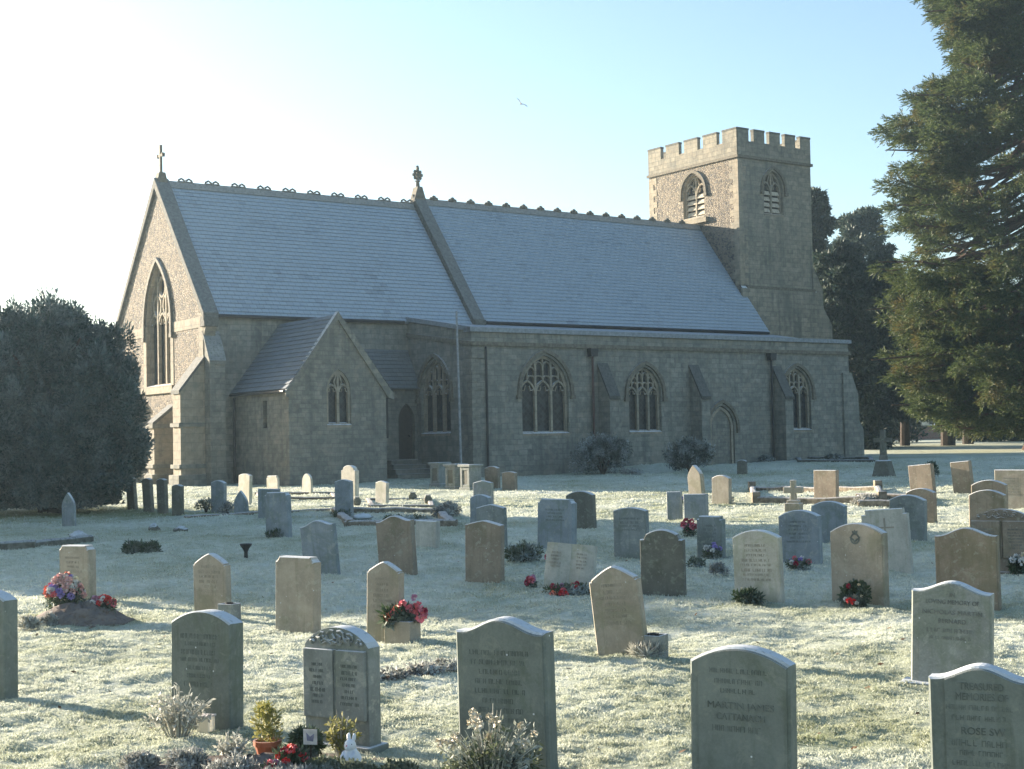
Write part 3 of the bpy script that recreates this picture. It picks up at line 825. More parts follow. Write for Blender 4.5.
free_at(1000, 760, 2, 1.2, .25); free_at(640, 740, 1.2, .8, .18); free_at(870, 740, .8, .5, .25)
z = gh(GXm, GYm) + lumps(GXm, GYm)
gv = np.stack([GXm, GYm, z], -1).reshape(-1, 3)
ny, nx = GXm.shape
ii = np.arange(ny * nx).reshape(ny, nx)
gf = np.stack([ii[:-1, :-1], ii[:-1, 1:], ii[1:, 1:], ii[1:, :-1]], -1).reshape(-1, 4)
o = np_mesh('ground', gv, gf, grass_mat('frosted_turf', False), attr={'frost': frost_amount(GXm, GYm).ravel()}, smooth=True)
tag(o, 'frosted turf of the churchyard', kind='structure')

def hgt(x, y): return gh(x, y) + lumps(x, y)

def blades(n, y0, y1, h, w, power):
    """blades in tufts, spread over what lies between y0 and y1 in front of the camera"""
    nt = n // 7
    y = y0 + (y1 - y0) * rng.random(nt) ** power
    x = (rng.random(nt) * 2 - 1) * (y * .375 + .7)
    clump = fbm(x * 4.2, y * 4.2, 3)
    keep = rng.random(nt) < (.35 + 1.1 * clump)
    x, y, clump = x[keep], y[keep], clump[keep]
    s = (x - ORG.x) * UX.x + (y - ORG.y) * UX.y; t = (x - ORG.x) * VX.x + (y - ORG.y) * VX.y
    ok = ~((t > -.1) & (s > -10.2))
    x, y, clump = x[ok], y[ok], clump[ok]
    X = np.repeat(x, 7) + rng.normal(0, w * 3.2, len(x) * 7); Y = np.repeat(y, 7) + rng.normal(0, w * 3.2, len(x) * 7)
    cl = np.repeat(clump, 7)
    N_ = len(X)
    Z = hgt(X, Y) - .008
    a = rng.random(N_) * 2 * np.pi; lean = rng.random(N_) * .95 + .15
    hh = h * (.45 + .9 * rng.random(N_)) * (.55 + .9 * cl)
    az = rng.random(N_) * 2 * np.pi
    ww = w * (.7 + .6 * rng.random(N_))
    dx, dy = np.cos(az) * ww / 2, np.sin(az) * ww / 2
    lx, ly = np.cos(a) * hh * lean, np.sin(a) * hh * lean
    v = np.empty((N_, 4, 3), np.float32)
    v[:, 0] = np.stack([X - dx, Y - dy, Z], -1); v[:, 1] = np.stack([X + dx, Y + dy, Z], -1)
    v[:, 2] = np.stack([X + dx * .8 + lx * .45, Y + dy * .8 + ly * .45, Z + hh * .7], -1); v[:, 3] = np.stack([X + lx, Y + ly, Z + hh], -1)
    fr = np.clip(frost_amount(X, Y) + rng.normal(.12, .2, N_), 0, 1)
    return v.reshape(-1, 3), np.arange(N_ * 4).reshape(-1, 4), np.repeat(fr, 4)
GV, GF, GA = [], [], []; off = 0
for args in ((620000, 8.2, 17, .022, .0062, 1.0), (330000, 17, 33, .030, .012, 1.0), (110000, 33, 62, .04, .03, 1.0)):
    v, f, a = blades(*args); GV.append(v); GF.append(f + off); GA.append(a); off += len(v)
o = np_mesh('grass', np.concatenate(GV), np.concatenate(GF), grass_mat('frosted_grass_blades', True), attr={'frost': np.concatenate(GA)})
tag(o, 'short frosted grass of the churchyard', 'grass', kind='stuff')

# a few dead leaves blown over the turf
n = 170; y = 8.4 + 18 * rng.random(n); x = (rng.random(n) * 2 - 1) * y * .36; z = hgt(x, y) + .018
P = np.stack([x, y, z], -1); a = rng.random(n) * 6.28; L = .03 + .035 * rng.random(n)
D = np.stack([np.cos(a), np.sin(a), rng.normal(0, .25, n)], -1) * L[:, None]; S = np.stack([-np.sin(a), np.cos(a), rng.normal(0, .4, n)], -1) * (L * .33)[:, None]
V_ = np.stack([P, P + D * .5 + S, P + D, P + D * .5 - S], 1).reshape(-1, 3)
o = np_mesh('fallen_leaves', V_, np.arange(n * 4).reshape(-1, 4), plain('dead_leaf', (.16, .09, .045), .8, .4)); tag(o, 'dead brown leaves scattered over the frosted grass', 'leaves', kind='stuff')
# ------------------------------------------------------------------ gravestones
def top_profile(style, w, h):
    """points from the right shoulder over the top to the left shoulder (x, z)"""
    U = [1 - 2 * i / 24 for i in range(25)]
    if style == 'square': return [(w / 2, h), (-w / 2, h)]
    if style == 'chamfer':
        c = .10 * w
        q = [(w / 2, h - c), (w / 2 - c * .35, h - c * .9), (w / 2 - c * .75, h - c * .45), (w / 2 - c, h)]
        return q + [(-x, z) for x, z in reversed(q)]
    if style == 'round': r = .15 * w; return [(u * w / 2, h - r * u * u) for u in U]
    if style == 'lowround': r = .09 * w; return [(u * w / 2, h - r * u * u) for u in U]
    if style == 'semi': return [(u * w / 2, h - w / 2 + math.sqrt(max(0, 1 - u * u)) * w / 2) for u in U]
    if style == 'gothic': return [(u * w / 2, h - .75 * w * (1 - (1 - abs(u)) ** .62)) for u in U]
    if style == 'ogee':
        r = .13 * w
        return [(u * w / 2, h - r * (.5 - .5 * math.cos(math.pi * min(1, abs(u) / .92)))) for u in U]
    if style == 'peak': r = .11 * w; return [(u * w / 2, h - r * abs(u) ** 1.25) for u in U]
    if style == 'shpeak':
        r = .27 * w; q = []
        for u in U:
            a = abs(u)
            q.append((u * w / 2, h - r if a > .9 else h - r * (.06 + .80 * (a / .9) ** 1.35)))
        return [(w / 2, h - r)] + [p for p in q if abs(p[0]) < w * .451] + [(-w / 2, h - r)] if False else \
               [(w / 2, h - r), (w * .46, h - r)] + [(u * w * .45, h - r * (.02 + .84 * abs(u) ** 1.3)) for u in U] + [(-w * .46, h - r), (-w / 2, h - r)]
    if style == 'shround':
        r = .30 * w
        return [(w / 2, h - r * .75), (w * .41, h - r * .72), (w * .37, h - r * .45)] + [(u * w * .36, h - r * .36 * u * u) for u in U] + [(-w * .37, h - r * .45), (-w * .41, h - r * .72), (-w / 2, h - r * .75)]
    if style == 'notch':
        c = .11 * w; return [(w / 2, h - c), (w / 2 - c * .8, h - c), (w / 2 - c * .8, h), (-w / 2 + c * .8, h), (-w / 2 + c * .8, h - c), (-w / 2, h - c)]
    raise KeyError(style)

def ring_stone(mb, poly, w, h, T, chamf, panel=None, soft=.008):
    """slab with softened edges; panel = (margin, drop): a raised field inside a lower border"""
    def ins(i):
        kx = (w - 2 * i) / w; kz = (h - i) / h
        return [(x * kx, z * kz if z > 0 else z) for x, z in poly]
    L = lambda q, y: [(x, y, z) for x, z in q]
    r = [L(ins(soft), T / 2), L(poly, T / 2 - soft), L(poly, -T / 2 + chamf), L(ins(chamf), -T / 2)]
    vs = [p for q in r for p in q]; n = len(poly); fs = []
    for k in range(len(r) - 1):
        for i in range(n):
            j = (i + 1) % n; fs.append((k * n + i, k * n + j, (k + 1) * n + j, (k + 1) * n + i))
    for base, q in ((0, ins(soft)), ((len(r) - 1) * n, ins(chamf))):
        for t in tessellate_polygon([[Vector((x, z, 0)) for x, z in q]]):
            fs.append(tuple(base + i for i in t))
    mb.add(vs, fs)
    if panel:
        m_, dp = panel; xl = -w / 2 + m_; q = ins(chamf + .003); out = []
        for i in range(len(q)):
            (xa, za), (xb, zb) = q[i], q[(i + 1) % len(q)]
            if xa >= xl: out.append((xa, za))
            if (xa < xl) != (xb < xl):
                f = (xl - xa) / (xb - xa); out.append((xl, za + (zb - za) * f))
        kx = lambda i: [(min(max(x, xl + i), w / 2 - chamf - i), z - i if z > 0 else z) for x, z in out]
        mb.prism(out, -T / 2 + .004, -T / 2 - dp * .5, lambda a_, z_, d_: (a_, d_, z_))
        mb.prism(kx(.004), -T / 2 + .003, -T / 2 - dp, lambda a_, z_, d_: (a_, d_, z_))

def glyph_lines(mb, x0, x1, ztop, n, lh, y, r, fill=(.55, .95)):
    """rows of cut marks as worn as on the stones: too worn to read"""
    z = ztop
    for i in range(n):
        L = (x1 - x0) * r.uniform(*fill); x = (x0 + x1) / 2 - L / 2; e = (x0 + x1) / 2 + L / 2; ch = lh * r.choice((.5, .5, .62))
        while x < e:
            k = r.randint(2, 7)
            for _ in range(k):
                cw = ch * r.uniform(.45, .8); q = r.random(); s = ch * .11
                if x + cw > e: break
                mb.box(x, x + s, y, y + .004, z - ch, z)
                if q < .6: mb.box(x + cw - s, x + cw, y, y + .004, z - ch, z)
                if q < .3: mb.box(x + s, x + cw - s, y, y + .004, z - ch * .6, z - ch * .45)
                elif q < .7: mb.box(x + s, x + cw - s, y, y + .004, z - s, z)
                else: mb.box(x + s, x + cw * .8, y, y + .004, z - ch, z - ch + s)
                x += cw + ch * .22
            x += ch * .5
        z -= lh

def text_obj(parent, txt, x, y, z, size, mat, width=None):
    c = bpy.data.curves.new('inscription', 'FONT'); c.body = txt; c.size = size; c.align_x = 'CENTER'; c.align_y = 'CENTER'; c.extrude = .002
    o = bpy.data.objects.new('inscription', c); C.objects.link(o); o.parent = parent
    o.location = (x, y, z); o.rotation_euler = (math.pi / 2, 0, 0)
    if width:
        bpy.context.view_layer.update()
        if o.dimensions.x > 1e-4: o.scale = (width / o.dimensions.x, 1, 1)
    bpy.context.view_layer.update()
    me = bpy.data.meshes.new_from_object(o.evaluated_get(bpy.context.evaluated_depsgraph_get())); me.materials.clear()
    m = link_mesh('inscription', me, M[mat], parent); m.location = o.location; m.rotation_euler = o.rotation_euler; m.scale = o.scale
    bpy.data.objects.remove(o); return m

STONES = {}; jit = random.Random(99)
GROUP = 'headstones in the churchyard'
def headstone(x0, xf, x1, top, base, style, tone, label, yaw=30, lean=0, pitch=0, lines=0, panel=None, T=None, letter=None, chamf=.012, key=None, wide=1.0, slab=False, name='headstone'):
    P = ground((x0 + xf) / 2, base); s = scale_at(P)
    az = math.degrees(math.atan2(P.x, P.y)); beta = R(yaw - az)
    w = (xf - x0) / s / max(math.cos(beta), .45) * wide; h = (base - top) / s * 1.0
    if T is None: T = min(max((x1 - xf) / s / max(math.sin(beta), .3), .07), .17)
    # the front foot stands where the photo shows it; the slab lies behind it
    fwd = Vector((-math.sin(R(yaw)), -math.cos(R(yaw)), 0))
    c = P - fwd * (T / 2)
    poly = [(-w / 2, -.18), (w / 2, -.18)] + top_profile(style, w, h)
    mb = MB(); ring_stone(mb, poly, w, h, T, chamf, panel)
    o = mb.build(name, M[tone])
    z = float(hgt(c.x, c.y))
    o.location = (c.x, c.y, min(z, P.z + .02)); o.rotation_euler = (R(pitch + jit.uniform(-2.2, 1.2)), R(lean + jit.uniform(-1.3, 1.3)), -R(yaw))
    tag(o, label, 'gravestone', GROUP)
    if lines:
        g = MB(); r = random.Random(int(x0 * 7 + base)); lh = min(.058, h * .55 / lines)
        glyph_lines(g, -w * .36, w * .36, h * .80, lines, lh, -T / 2 - (panel[1] if panel else 0) - .0025, r)
        g.build('inscription', M[letter or ('letter' if tone not in ('beige', 'pale', 'speckle') else 'letter_pale')], o, recalc=False)
    if slab:
        b = MB(); b.box(-w / 2 - .07, w / 2 - .12, -T / 2 - .12, T / 2 + .02, -.12, .012); b.build('foot_slab', M['grey'], o, bevel=.01)
    if key: STONES[key] = (o, w, h, T + (2 * panel[1] if panel else 0))
    return o

H = headstone
P1 = (.05, .012)
# --- front row
H(-42, 3, 15, 590, 697, 'round', 'green', 'dark grey headstone cut off by the left edge of the photo', 28, T=.15)
H(171, 229, 238, 612, 727, 'round', 'green', 'dark grey-green round-topped headstone with a wispy plant and pale lantern at its foot', 31, T=.15, chamf=.01, lines=7)
H(459, 549, 562, 619, 778, 'ogee', 'green', 'large dark headstone with a wavy top behind the clump of withered white flowers', 28, panel=P1, T=.125, lines=9)
H(691, 790, 800, 648, 806, 'round', 'green', 'large dark round-topped headstone with incised lettering, nearest in the middle of the foreground', 29, panel=P1, T=.12, key='five')
H(912, 989, 998, 584, 687, 'ogee', 'speckle', 'speckled pale grey headstone with a wavy top on a small foot slab', 27, panel=(.055, .011), T=.13, key='six', slab=True, lean=1)
H(934, 1034, 1046, 664, 812, 'ogee', 'green', 'dark lettered headstone cut off by the lower right corner of the photo', 26, panel=(.085, .014), T=.14, key='seven')
# --- second row
H(60, 88, 96, 545, 601, 'chamfer', 'beige', 'beige headstone with clipped corners behind the heaped flowers', 31, lines=4)
H(194, 226, 235, 552, 613, 'shpeak', 'beige', 'slim beige headstone with a pointed shouldered top and a small stone block at its foot', 31, lines=6, T=.1)
H(275, 313, 321, 556, 632, 'chamfer', 'beige', 'tall plain beige headstone with clipped corners, left of the headstone with pink flowers', 32.5, T=.13)
H(366, 399, 403, 562, 642, 'shpeak', 'beige', 'beige headstone with a peaked top beside the stone trough of pink flowers', 30, lines=8, T=.09)
H(597, 646, 650, 568, 657, 'shpeak', 'beige', 'leaning buff headstone with shoulders and a peak, small stone block at its right foot', 30, lean=-5.5, lines=7, T=.09)
H(641, 684, 687, 530, 596, 'shround', 'dark', 'dark brown headstone with broken shoulders behind the leaning buff one', 24, T=.11)
H(735, 781, 785, 530, 601, 'round', 'pale', 'pale lichened round-topped headstone with a low green plant at its left foot', 33, lines=8, lean=-1, T=.11)
H(832, 884, 889, 525, 604, 'round', 'beige', 'warm buff round-topped headstone with a carved round badge and a poppy wreath', 47, key='badge', panel=(.045, .009), T=.1)
H(938, 998, 1003, 527, 610, 'ogee', 'brown', 'broad brown headstone with a wavy top behind the speckled grey one', 30, lines=0, panel=(.05, .01), T=.12)
# --- third row and behind, from the left
H(62, 74, 76, 492, 526, 'gothic', 'blue', 'narrow pale pointed headstone standing in front of the yew', 30)
H(304, 337, 341, 519, 573, 'ogee', 'blue', 'grey headstone leaning left, in the shade behind the tall plain beige one', 26, lean=-7, T=.1)
H(379, 414, 419, 516, 575, 'ogee', 'brown', 'grey-brown wavy-topped headstone leaning left, behind the pink flower trough', 28, lean=-5, T=.11)
H(415, 436, 440, 522, 549, 'square', 'pale', 'small low square pale headstone tucked behind a leaning grey-brown one', 32, lean=2)
H(266, 288, 291, 492, 538, 'chamfer', 'blue', 'pale blue-grey headstone with clipped corners and a tuft of grass at its foot', 32, T=.13)
H(258, 279, 281, 488, 518, 'square', 'blue', 'plain square blue-grey headstone half hidden behind a clipped-corner one', 30)
H(211, 224, 227, 480, 513, 'round', 'blue', 'slim blue-grey round-topped headstone, tallest of the pair in front of the vestry corner', 30)
H(234, 247, 249, 489, 514, 'gothic', 'blue', 'small blue-grey pointed headstone right of a taller round-topped one', 30)
H(238, 249, 252, 474, 505, 'lowround', 'pale', 'sunlit white headstone close to the vestry side wall', 48)
H(267, 278, 280, 476, 500, 'notch', 'pale', 'sunlit white headstone with a notched top behind a square blue-grey one', 48)
H(302, 311, 313, 473, 494, 'semi', 'pale', 'small narrow sunlit round-headed headstone in front of the vestry gable', 48)
H(335, 351, 354, 479, 517, 'peak', 'blue', 'blue-grey headstone with a slight peak, overlapping a sunlit shouldered one', 31)
H(341, 355, 359, 465, 499, 'shround', 'pale', 'sunlit buff headstone with a rounded shouldered top behind a blue-grey one', 45)
H(375, 386, 389, 480, 503, 'peak', 'pale', 'small sunlit headstone with a peaked top beside the flower-edged grave kerb', 45)
H(473, 491, 494, 480, 506, 'peak', 'blue', 'blue-grey peaked headstone, rearmost of the four overlapping ones', 30)
H(470, 489, 492, 495, 526, 'round', 'blue', 'blue-grey round-topped headstone, second from the back of the four overlapping ones', 30)
H(477, 505, 508, 505, 549, 'peak', 'grey', 'grey headstone with a slight peak, third from the back of the four overlapping ones', 30)
H(465, 501, 505, 522, 584, 'peak', 'brown', 'grey-brown headstone with a gable top, front one of the four overlapping ones', 27, T=.11)
H(537, 572, 577, 499, 549, 'chamfer', 'blue', 'broad blue-grey headstone with clipped corners in front of a dark round-topped one', 30, lines=4)
H(567, 594, 597, 490, 529, 'round', 'dark', 'dark round-topped headstone standing behind a broad blue-grey one', 27, lean=-2)
H(614, 647, 650, 508, 559, 'lowround', 'grey', 'square grey headstone behind the dark brown broken-shouldered one', 29, lines=4)
H(667, 681, 683, 491, 520, 'square', 'blue', 'narrow square blue-grey headstone left of a wider one with flowers between', 30)
H(684, 706, 709, 495, 521, 'square', 'blue', 'wider square blue-grey headstone right of a narrow one with flowers between', 30)
H(689, 702, 708, 465, 497, 'gothic', 'beige', 'tall narrow sunlit buff headstone with a pointed top', 44, lean=-5)
H(712, 729, 732, 476, 505, 'round', 'beige', 'sunlit pinkish round-topped headstone with a frosted bush at its foot', 42)
H(697, 722, 726, 515, 557, 'notch', 'grey', 'pale grey lettered headstone with square notched shoulders and flowers in front', 30, lines=6)
H(780, 819, 823, 510, 564, 'round', 'blue', 'blue-grey round-topped headstone right of the pale lichened one', 30, lines=6, lean=-2)
H(812, 845, 849, 501, 542, 'round', 'blue', 'wide dark blue-grey headstone behind the buff one with the badge', 27, lean=1)
H(814, 836, 839, 470, 502, 'square', 'brown', 'square brown sunlit headstone standing behind a low grave kerb', 43)
H(866, 911, 915, 509, 571, 'notch', 'pale', 'leaning pale headstone with notched corners and a thin cut cross', 30, lean=-3, key='cross', T=.11)
H(890, 924, 927, 495, 541, 'round', 'grey', 'grey round-topped headstone directly behind the leaning pale one', 32, lines=5)
H(907, 934, 938, 489, 524, 'round', 'brown', 'brown round-topped headstone behind a grey round-topped one', 35)
H(911, 933, 937, 464, 493, 'square', 'brown', 'square brown sunlit headstone leaning slightly, beside dark potted plants', 43, lean=-4)
H(954, 972, 975, 461, 493, 'square', 'brown', 'narrow brown square headstone leaning left, alone on the frosty grass', 40, lean=-6)
H(973, 1006, 1010, 481, 520, 'round', 'brown', 'pale brown round-topped headstone behind a darker round-topped one at the right edge', 32)
H(970, 1004, 1008, 491, 528, 'round', 'brown', 'brown round-topped headstone directly behind the scroll-carved double headstone', 32, lean=1)
H(996, 1026, 1029, 470, 509, 'square', 'beige', 'square buff headstone with rows of lettering at the right edge of the photo', 38, lines=7)
H(737, 746, 748, 460, 474, 'round', 'dark', 'small dark headstone in the shade near the blocked church doorway', 28)
H(485, 498, 501, 466, 489, 'round', 'brown', 'tall weathered headstone leaning on the church side, left of the pair by the tomb chests', 30)
H(502, 515, 518, 471, 490, 'lowround', 'brown', 'short weathered headstone, right of the pair by the tomb chests', 30)

# four slim dark stones under the yew: one made, the rest copied
base_s = H(126, 136, 139, 477, 510, 'round', 'dark', 'leftmost and most tilted of the four slim dark stones beside the yew', 36, lean=-6, T=.12, wide=.72)
for (x, yb, ln, lb) in ((144, 512, -4, 'second from the left of the four slim dark stones beside the yew'), (158, 513, -2, 'third from the left of the four slim dark stones beside the yew'), (173, 515, 0, 'rightmost and shortest of the four slim dark stones beside the yew')):
    o = base_s.copy(); C.objects.link(o); P = ground(x + 5, yb)
    o.location = (P.x, P.y, P.z - (.12 if x == 173 else 0)); o.rotation_euler = (0, R(ln), -R(34 if x < 173 else 26)); o['label'] = lb

# lettering that can still be read
def letters(key, rows, size, mat='lettertext'):
    o, w, h, T = STONES[key]
    for txt, z, k in rows:
        text_obj(o, txt, .01, -T / 2 - .002, h * z, size, mat, w * k)
letters('five', (('MARTIN JAMES', .625, .66), ('CATTANACH', .555, .48)), .052)
letters('six', (('IN', .87, .06), ('LOVING MEMORY OF', .80, .66), ('NICHOLAS MARTIN', .70, .74), ('BERNARD', .615, .34)), .05, 'lettergrey')
letters('seven', (('TREASURED', .86, .42), ('MEMORIES OF', .79, .5), ('ROSE SW', .56, .42)), .055)
def worn_rows(key, rows, seed, mat='letter'):
    o, w, h, T = STONES[key]; g = MB(); r = random.Random(seed)
    for zt, k in rows: glyph_lines(g, -w * k, w * k, h * zt, 1, .05, -T / 2 - .0025, r, (.8, 1.0))
    g.build('inscription', M[mat], o, recalc=False)
worn_rows('five', ((.86, .34), (.795, .3), (.735, .22), (.50, .33)), 4)
worn_rows('six', ((.545, .32), (.47, .26)), 5, 'lettergrey')
worn_rows('seven', ((.735, .34), (.665, .28), (.50, .33), (.43, .26), (.36, .3)), 6)

# carved badge on the buff stone: a ring with a bird on it under a crown
o, w, h, T = STONES['badge']; b = MB(); fn = lambda a, z, d: (a - .01, -T / 2 - .006 + d, z); zc = h * .80
b.bar([(.055 * math.cos(2 * math.pi * i / 20), zc + .055 * math.sin(2 * math.pi * i / 20)) for i in range(20)], .017, 0, .008, fn, closed=True)
b.prism([(-.075, zc + .02), (-.02, zc + .0), (0, zc - .02), (.02, zc + .0), (.075, zc + .02), (.02, zc - .025), (0, zc - .045), (-.02, zc - .025)], -.002, .006, fn)
b.prism([(-.03, zc + .06), (.03, zc + .06), (.038, zc + .095), (.015, zc + .08), (0, zc + .105), (-.015, zc + .08), (-.038, zc + .095)], 0, .008, fn)
b.build('carved_badge', M['letter'], o)
o, w, h, T = STONES['cross']; b = MB(); b.box(-.012, .012, -T / 2 - .003, -T / 2 + .002, h * .38, h * .85); b.box(-w * .2, w * .2, -T / 2 - .0035, -T / 2 + .002, h * .685, h * .71); b.build('cut_cross', M['letter_pale'], o)

# stones carved as a pair of tablets under a scrolled crest
def tablet_stone(x0, xf, x1, top, base, tone, label, yaw, crest=.16):
    P = ground((x0 + xf) / 2, base); s = scale_at(P); az = math.degrees(math.atan2(P.x, P.y)); beta = R(yaw - az)
    w = (xf - x0) / s / math.cos(beta); h = (base - top) / s; T = .13
    c = P + Vector((math.sin(R(yaw)), math.cos(R(yaw)), 0)) * (T / 2)
    root = empty('double_headstone', (c.x, c.y, float(hgt(c.x, c.y))), -R(yaw)); tag(root, label, 'gravestone', GROUP)
    fn = lambda a, z, d: (a, d, z); zc = h * (1 - crest)
    b = MB(); U = [1 - 2 * i / 20 for i in range(21)]
    b.prism([(-w / 2, -.1), (w / 2, -.1), (w / 2, zc), *[(u * w / 2, zc + h * crest * (1 - u * u) ** .8) for u in U[1:-1]], (-w / 2, zc)], -T / 2, T / 2, fn)
    b.build('slab', M[tone], root, bevel=.006)
    for k in (-1, 1):
        t = MB(); xa, xb = (-w * .485, -w * .015) if k < 0 else (w * .03, w * .47)
        t.prism([(xa, h * .24), (xb, h * .24), (xb, zc - .02), (xa, zc - .02)], -T / 2 - .032, -T / 2 + .01, fn); tb = t.build('tablet', M[tone], root, bevel=.006)
        g = MB(); glyph_lines(g, xa + .03, xb - .03, h * .70, 7, .042, -T / 2 - .0345, random.Random(k + 5), (.4, .9)); g.build('inscription', M['letter'], tb, recalc=False)
    b = MB(); b.tube([(-.0, -T / 2 - .012, h * .25), (0, -T / 2 - .012, zc - .02)], .011, 6); b.build('centre_cord', M[tone], root)
    # scrollwork: curls and leaves in low relief
    b = MB(); r = random.Random(3); n = 6
    for i in range(n):
        u = -.8 + 1.6 * i / (n - 1); hz = h * crest * (1 - u * u) ** .8; x = u * w * .46; z0 = zc + .012
        rad = max(.014, hz * .36); sg = 1 if i < n / 2 else -1
        b.tube([(x + sg * rad * (1 - k * .07) * math.cos(k * .7 + 1), -T / 2 - .006, z0 + hz * .42 + rad * (1 - k * .07) * math.sin(k * .7 + 1)) for k in range(10)], .0085, 5)
        for q in range(3):
            a = r.uniform(.3, 2.8); b.tube([(x, -T / 2 - .004, z0), (x + math.cos(a) * hz * .5, -T / 2 - .012, z0 + math.sin(a) * hz * .42), (x + math.cos(a + .5) * hz * .7, -T / 2 - .003, z0 + math.sin(a + .5) * hz * .62)], [.009, .011, .003], 5)
    b.build('carved_crest', M[tone], root)
    b = MB(); b.box(-w / 2 - .03, w / 2 + .03, -T / 2 - .05, T / 2 + .05, -.12, .025); b.build('plinth', M[tone], root, bevel=.01)
    return root
tablet_stone(306, 369, 379, 628, 747, 'grey', 'grey double-tablet headstone with a scroll-carved crest behind the planted flower bed', 31)
tablet_stone(973, 1032, 1036, 509, 573, 'brown', 'brown double-tablet headstone with a scroll-carved crest at the right edge, flowers at its foot', 30)

# open-book stone, leaning back among the flowers
P = ground(568, 588); s = scale_at(P); w, h = 44 / s / .85, 44 / s
root = empty('book_headstone', P, -R(24)); root.rotation_euler = (R(-8), R(4), -R(24)); tag(root, 'low pale headstone shaped like an open book, flowers strewn in front', 'gravestone', GROUP)
fn = lambda a, z, d: (a, d, z)
for k in (-1, 1):
    b = MB(); rs = []
    for z_ in (-.1, h):
        q = [(k * w / 2 * t_, -.03 - .035 * math.sin(math.pi * t_) + .03 * (1 - t_), z_) for t_ in (0, .15, .3, .5, .7, .85, 1)] + [(k * w / 2, .06, z_), (0, .06, z_)]
        rs.append(q)
    b.rings(rs); p_ = b.build('page', M['pale'], root)
    g = MB(); glyph_lines(g, k * w * .27 - .1, k * w * .27 + .1, h * .8, 5, .045, -.069, random.Random(9 + k)); g.build('inscription', M['letter_pale'], p_, recalc=False)

# small cross on a stepped base
P = ground(794, 512); s = scale_at(P); root = empty('cross_headstone', P, -R(32)); tag(root, 'small stone cross on a stepped block, left of the square brown headstone', 'gravestone', GROUP)
u_ = 1 / s; b = MB(); b.box(-8 * u_, 8 * u_, -.12, .12, -.1, 9 * u_); b.box(-6 * u_, 6 * u_, -.09, .09, 9 * u_, 12 * u_); b.build('base', M['beige'], root, bevel=.012)
b = MB(); b.prism([(-3 * u_, 12 * u_), (3 * u_, 12 * u_), (2.4 * u_, 19 * u_), (10 * u_, 19 * u_), (10 * u_, 25 * u_), (2.4 * u_, 25 * u_), (2.4 * u_, 32 * u_), (-2.4 * u_, 32 * u_), (-2.4 * u_, 25 * u_), (-10 * u_, 25 * u_), (-10 * u_, 19 * u_), (-2.4 * u_, 19 * u_)], -.06, .06, fn); b.build('cross', M['beige'], root, bevel=.012)

# tall memorial cross near the trees
P = ground(884, 476); s = scale_at(P); u_ = 1 / s; root = empty('memorial_cross', P, -R(35)); tag(root, 'tall dark memorial cross on a tapering stepped base near the trees', 'memorial')
b = MB(); q = lambda r_, z_: [(-r_ * u_, -r_ * u_, z_ * u_), (r_ * u_, -r_ * u_, z_ * u_), (r_ * u_, r_ * u_, z_ * u_), (-r_ * u_, r_ * u_, z_ * u_)]
b.rings([q(9.5, -4), q(9, 0), q(6, 15), q(4.6, 16)]); b.build('base', M['dark'], root)
b = MB(); b.rings([q(3.6, 16), q(3.2, 20), q(2.8, 21), q(2.2, 46)]); b.box(-9 * u_, 9 * u_, -2 * u_, 2 * u_, 34 * u_, 38 * u_); b.build('cross', M['dark'], root)

# tomb chests by the church corner: one made, two copied
P = ground(471, 490); s = scale_at(P); root = empty('tomb_chest', P, -R(48)); root.scale = (.9, .9, .86); tag(root, 'squat stone tomb chest with sunk panels, right one of the three by the church corner', 'tomb', 'tomb chests by the church corner')
b = MB(); b.box(-.30, .30, -.30, .30, -.1, .1); b.box(-.25, .25, -.25, .25, .1, .86)
for x in (-.25, .14):
    b.box(x, x + .11, -.28, -.25, .1, .86); b.box(x, x + .11, .25, .28, .1, .86)
b.box(-.14, .14, -.275, -.25, .74, .86); b.box(-.14, .14, -.275, -.25, .1, .2); b.build('chest', M['grey'], root, bevel=.01)
b = MB(); b.box(-.13, .13, -.256, -.248, .22, .72); b.build('sunk_panel', M['dark'], root)
b = MB(); b.box(-.33, .33, -.33, .33, .86, .95); b.build('lid', M['grey'], root, bevel=.015)
for (x, yb, yw, lb) in ((456, 489, 46, 'squat stone tomb chest with sunk panels, middle one of the three by the church corner'), (440, 486, 44, 'squat stone tomb chest, left one of the three by the church corner')):
    r2 = root.copy(); C.objects.link(r2); r2['label'] = lb; r2.location = ground(x, yb); r2.rotation_euler = (0, 0, -R(yw))
    if x == 440: r2.scale = (.85, .9, .85)
    for ch in list(root.children):
        c_ = ch.copy(); C.objects.link(c_); c_.parent = r2

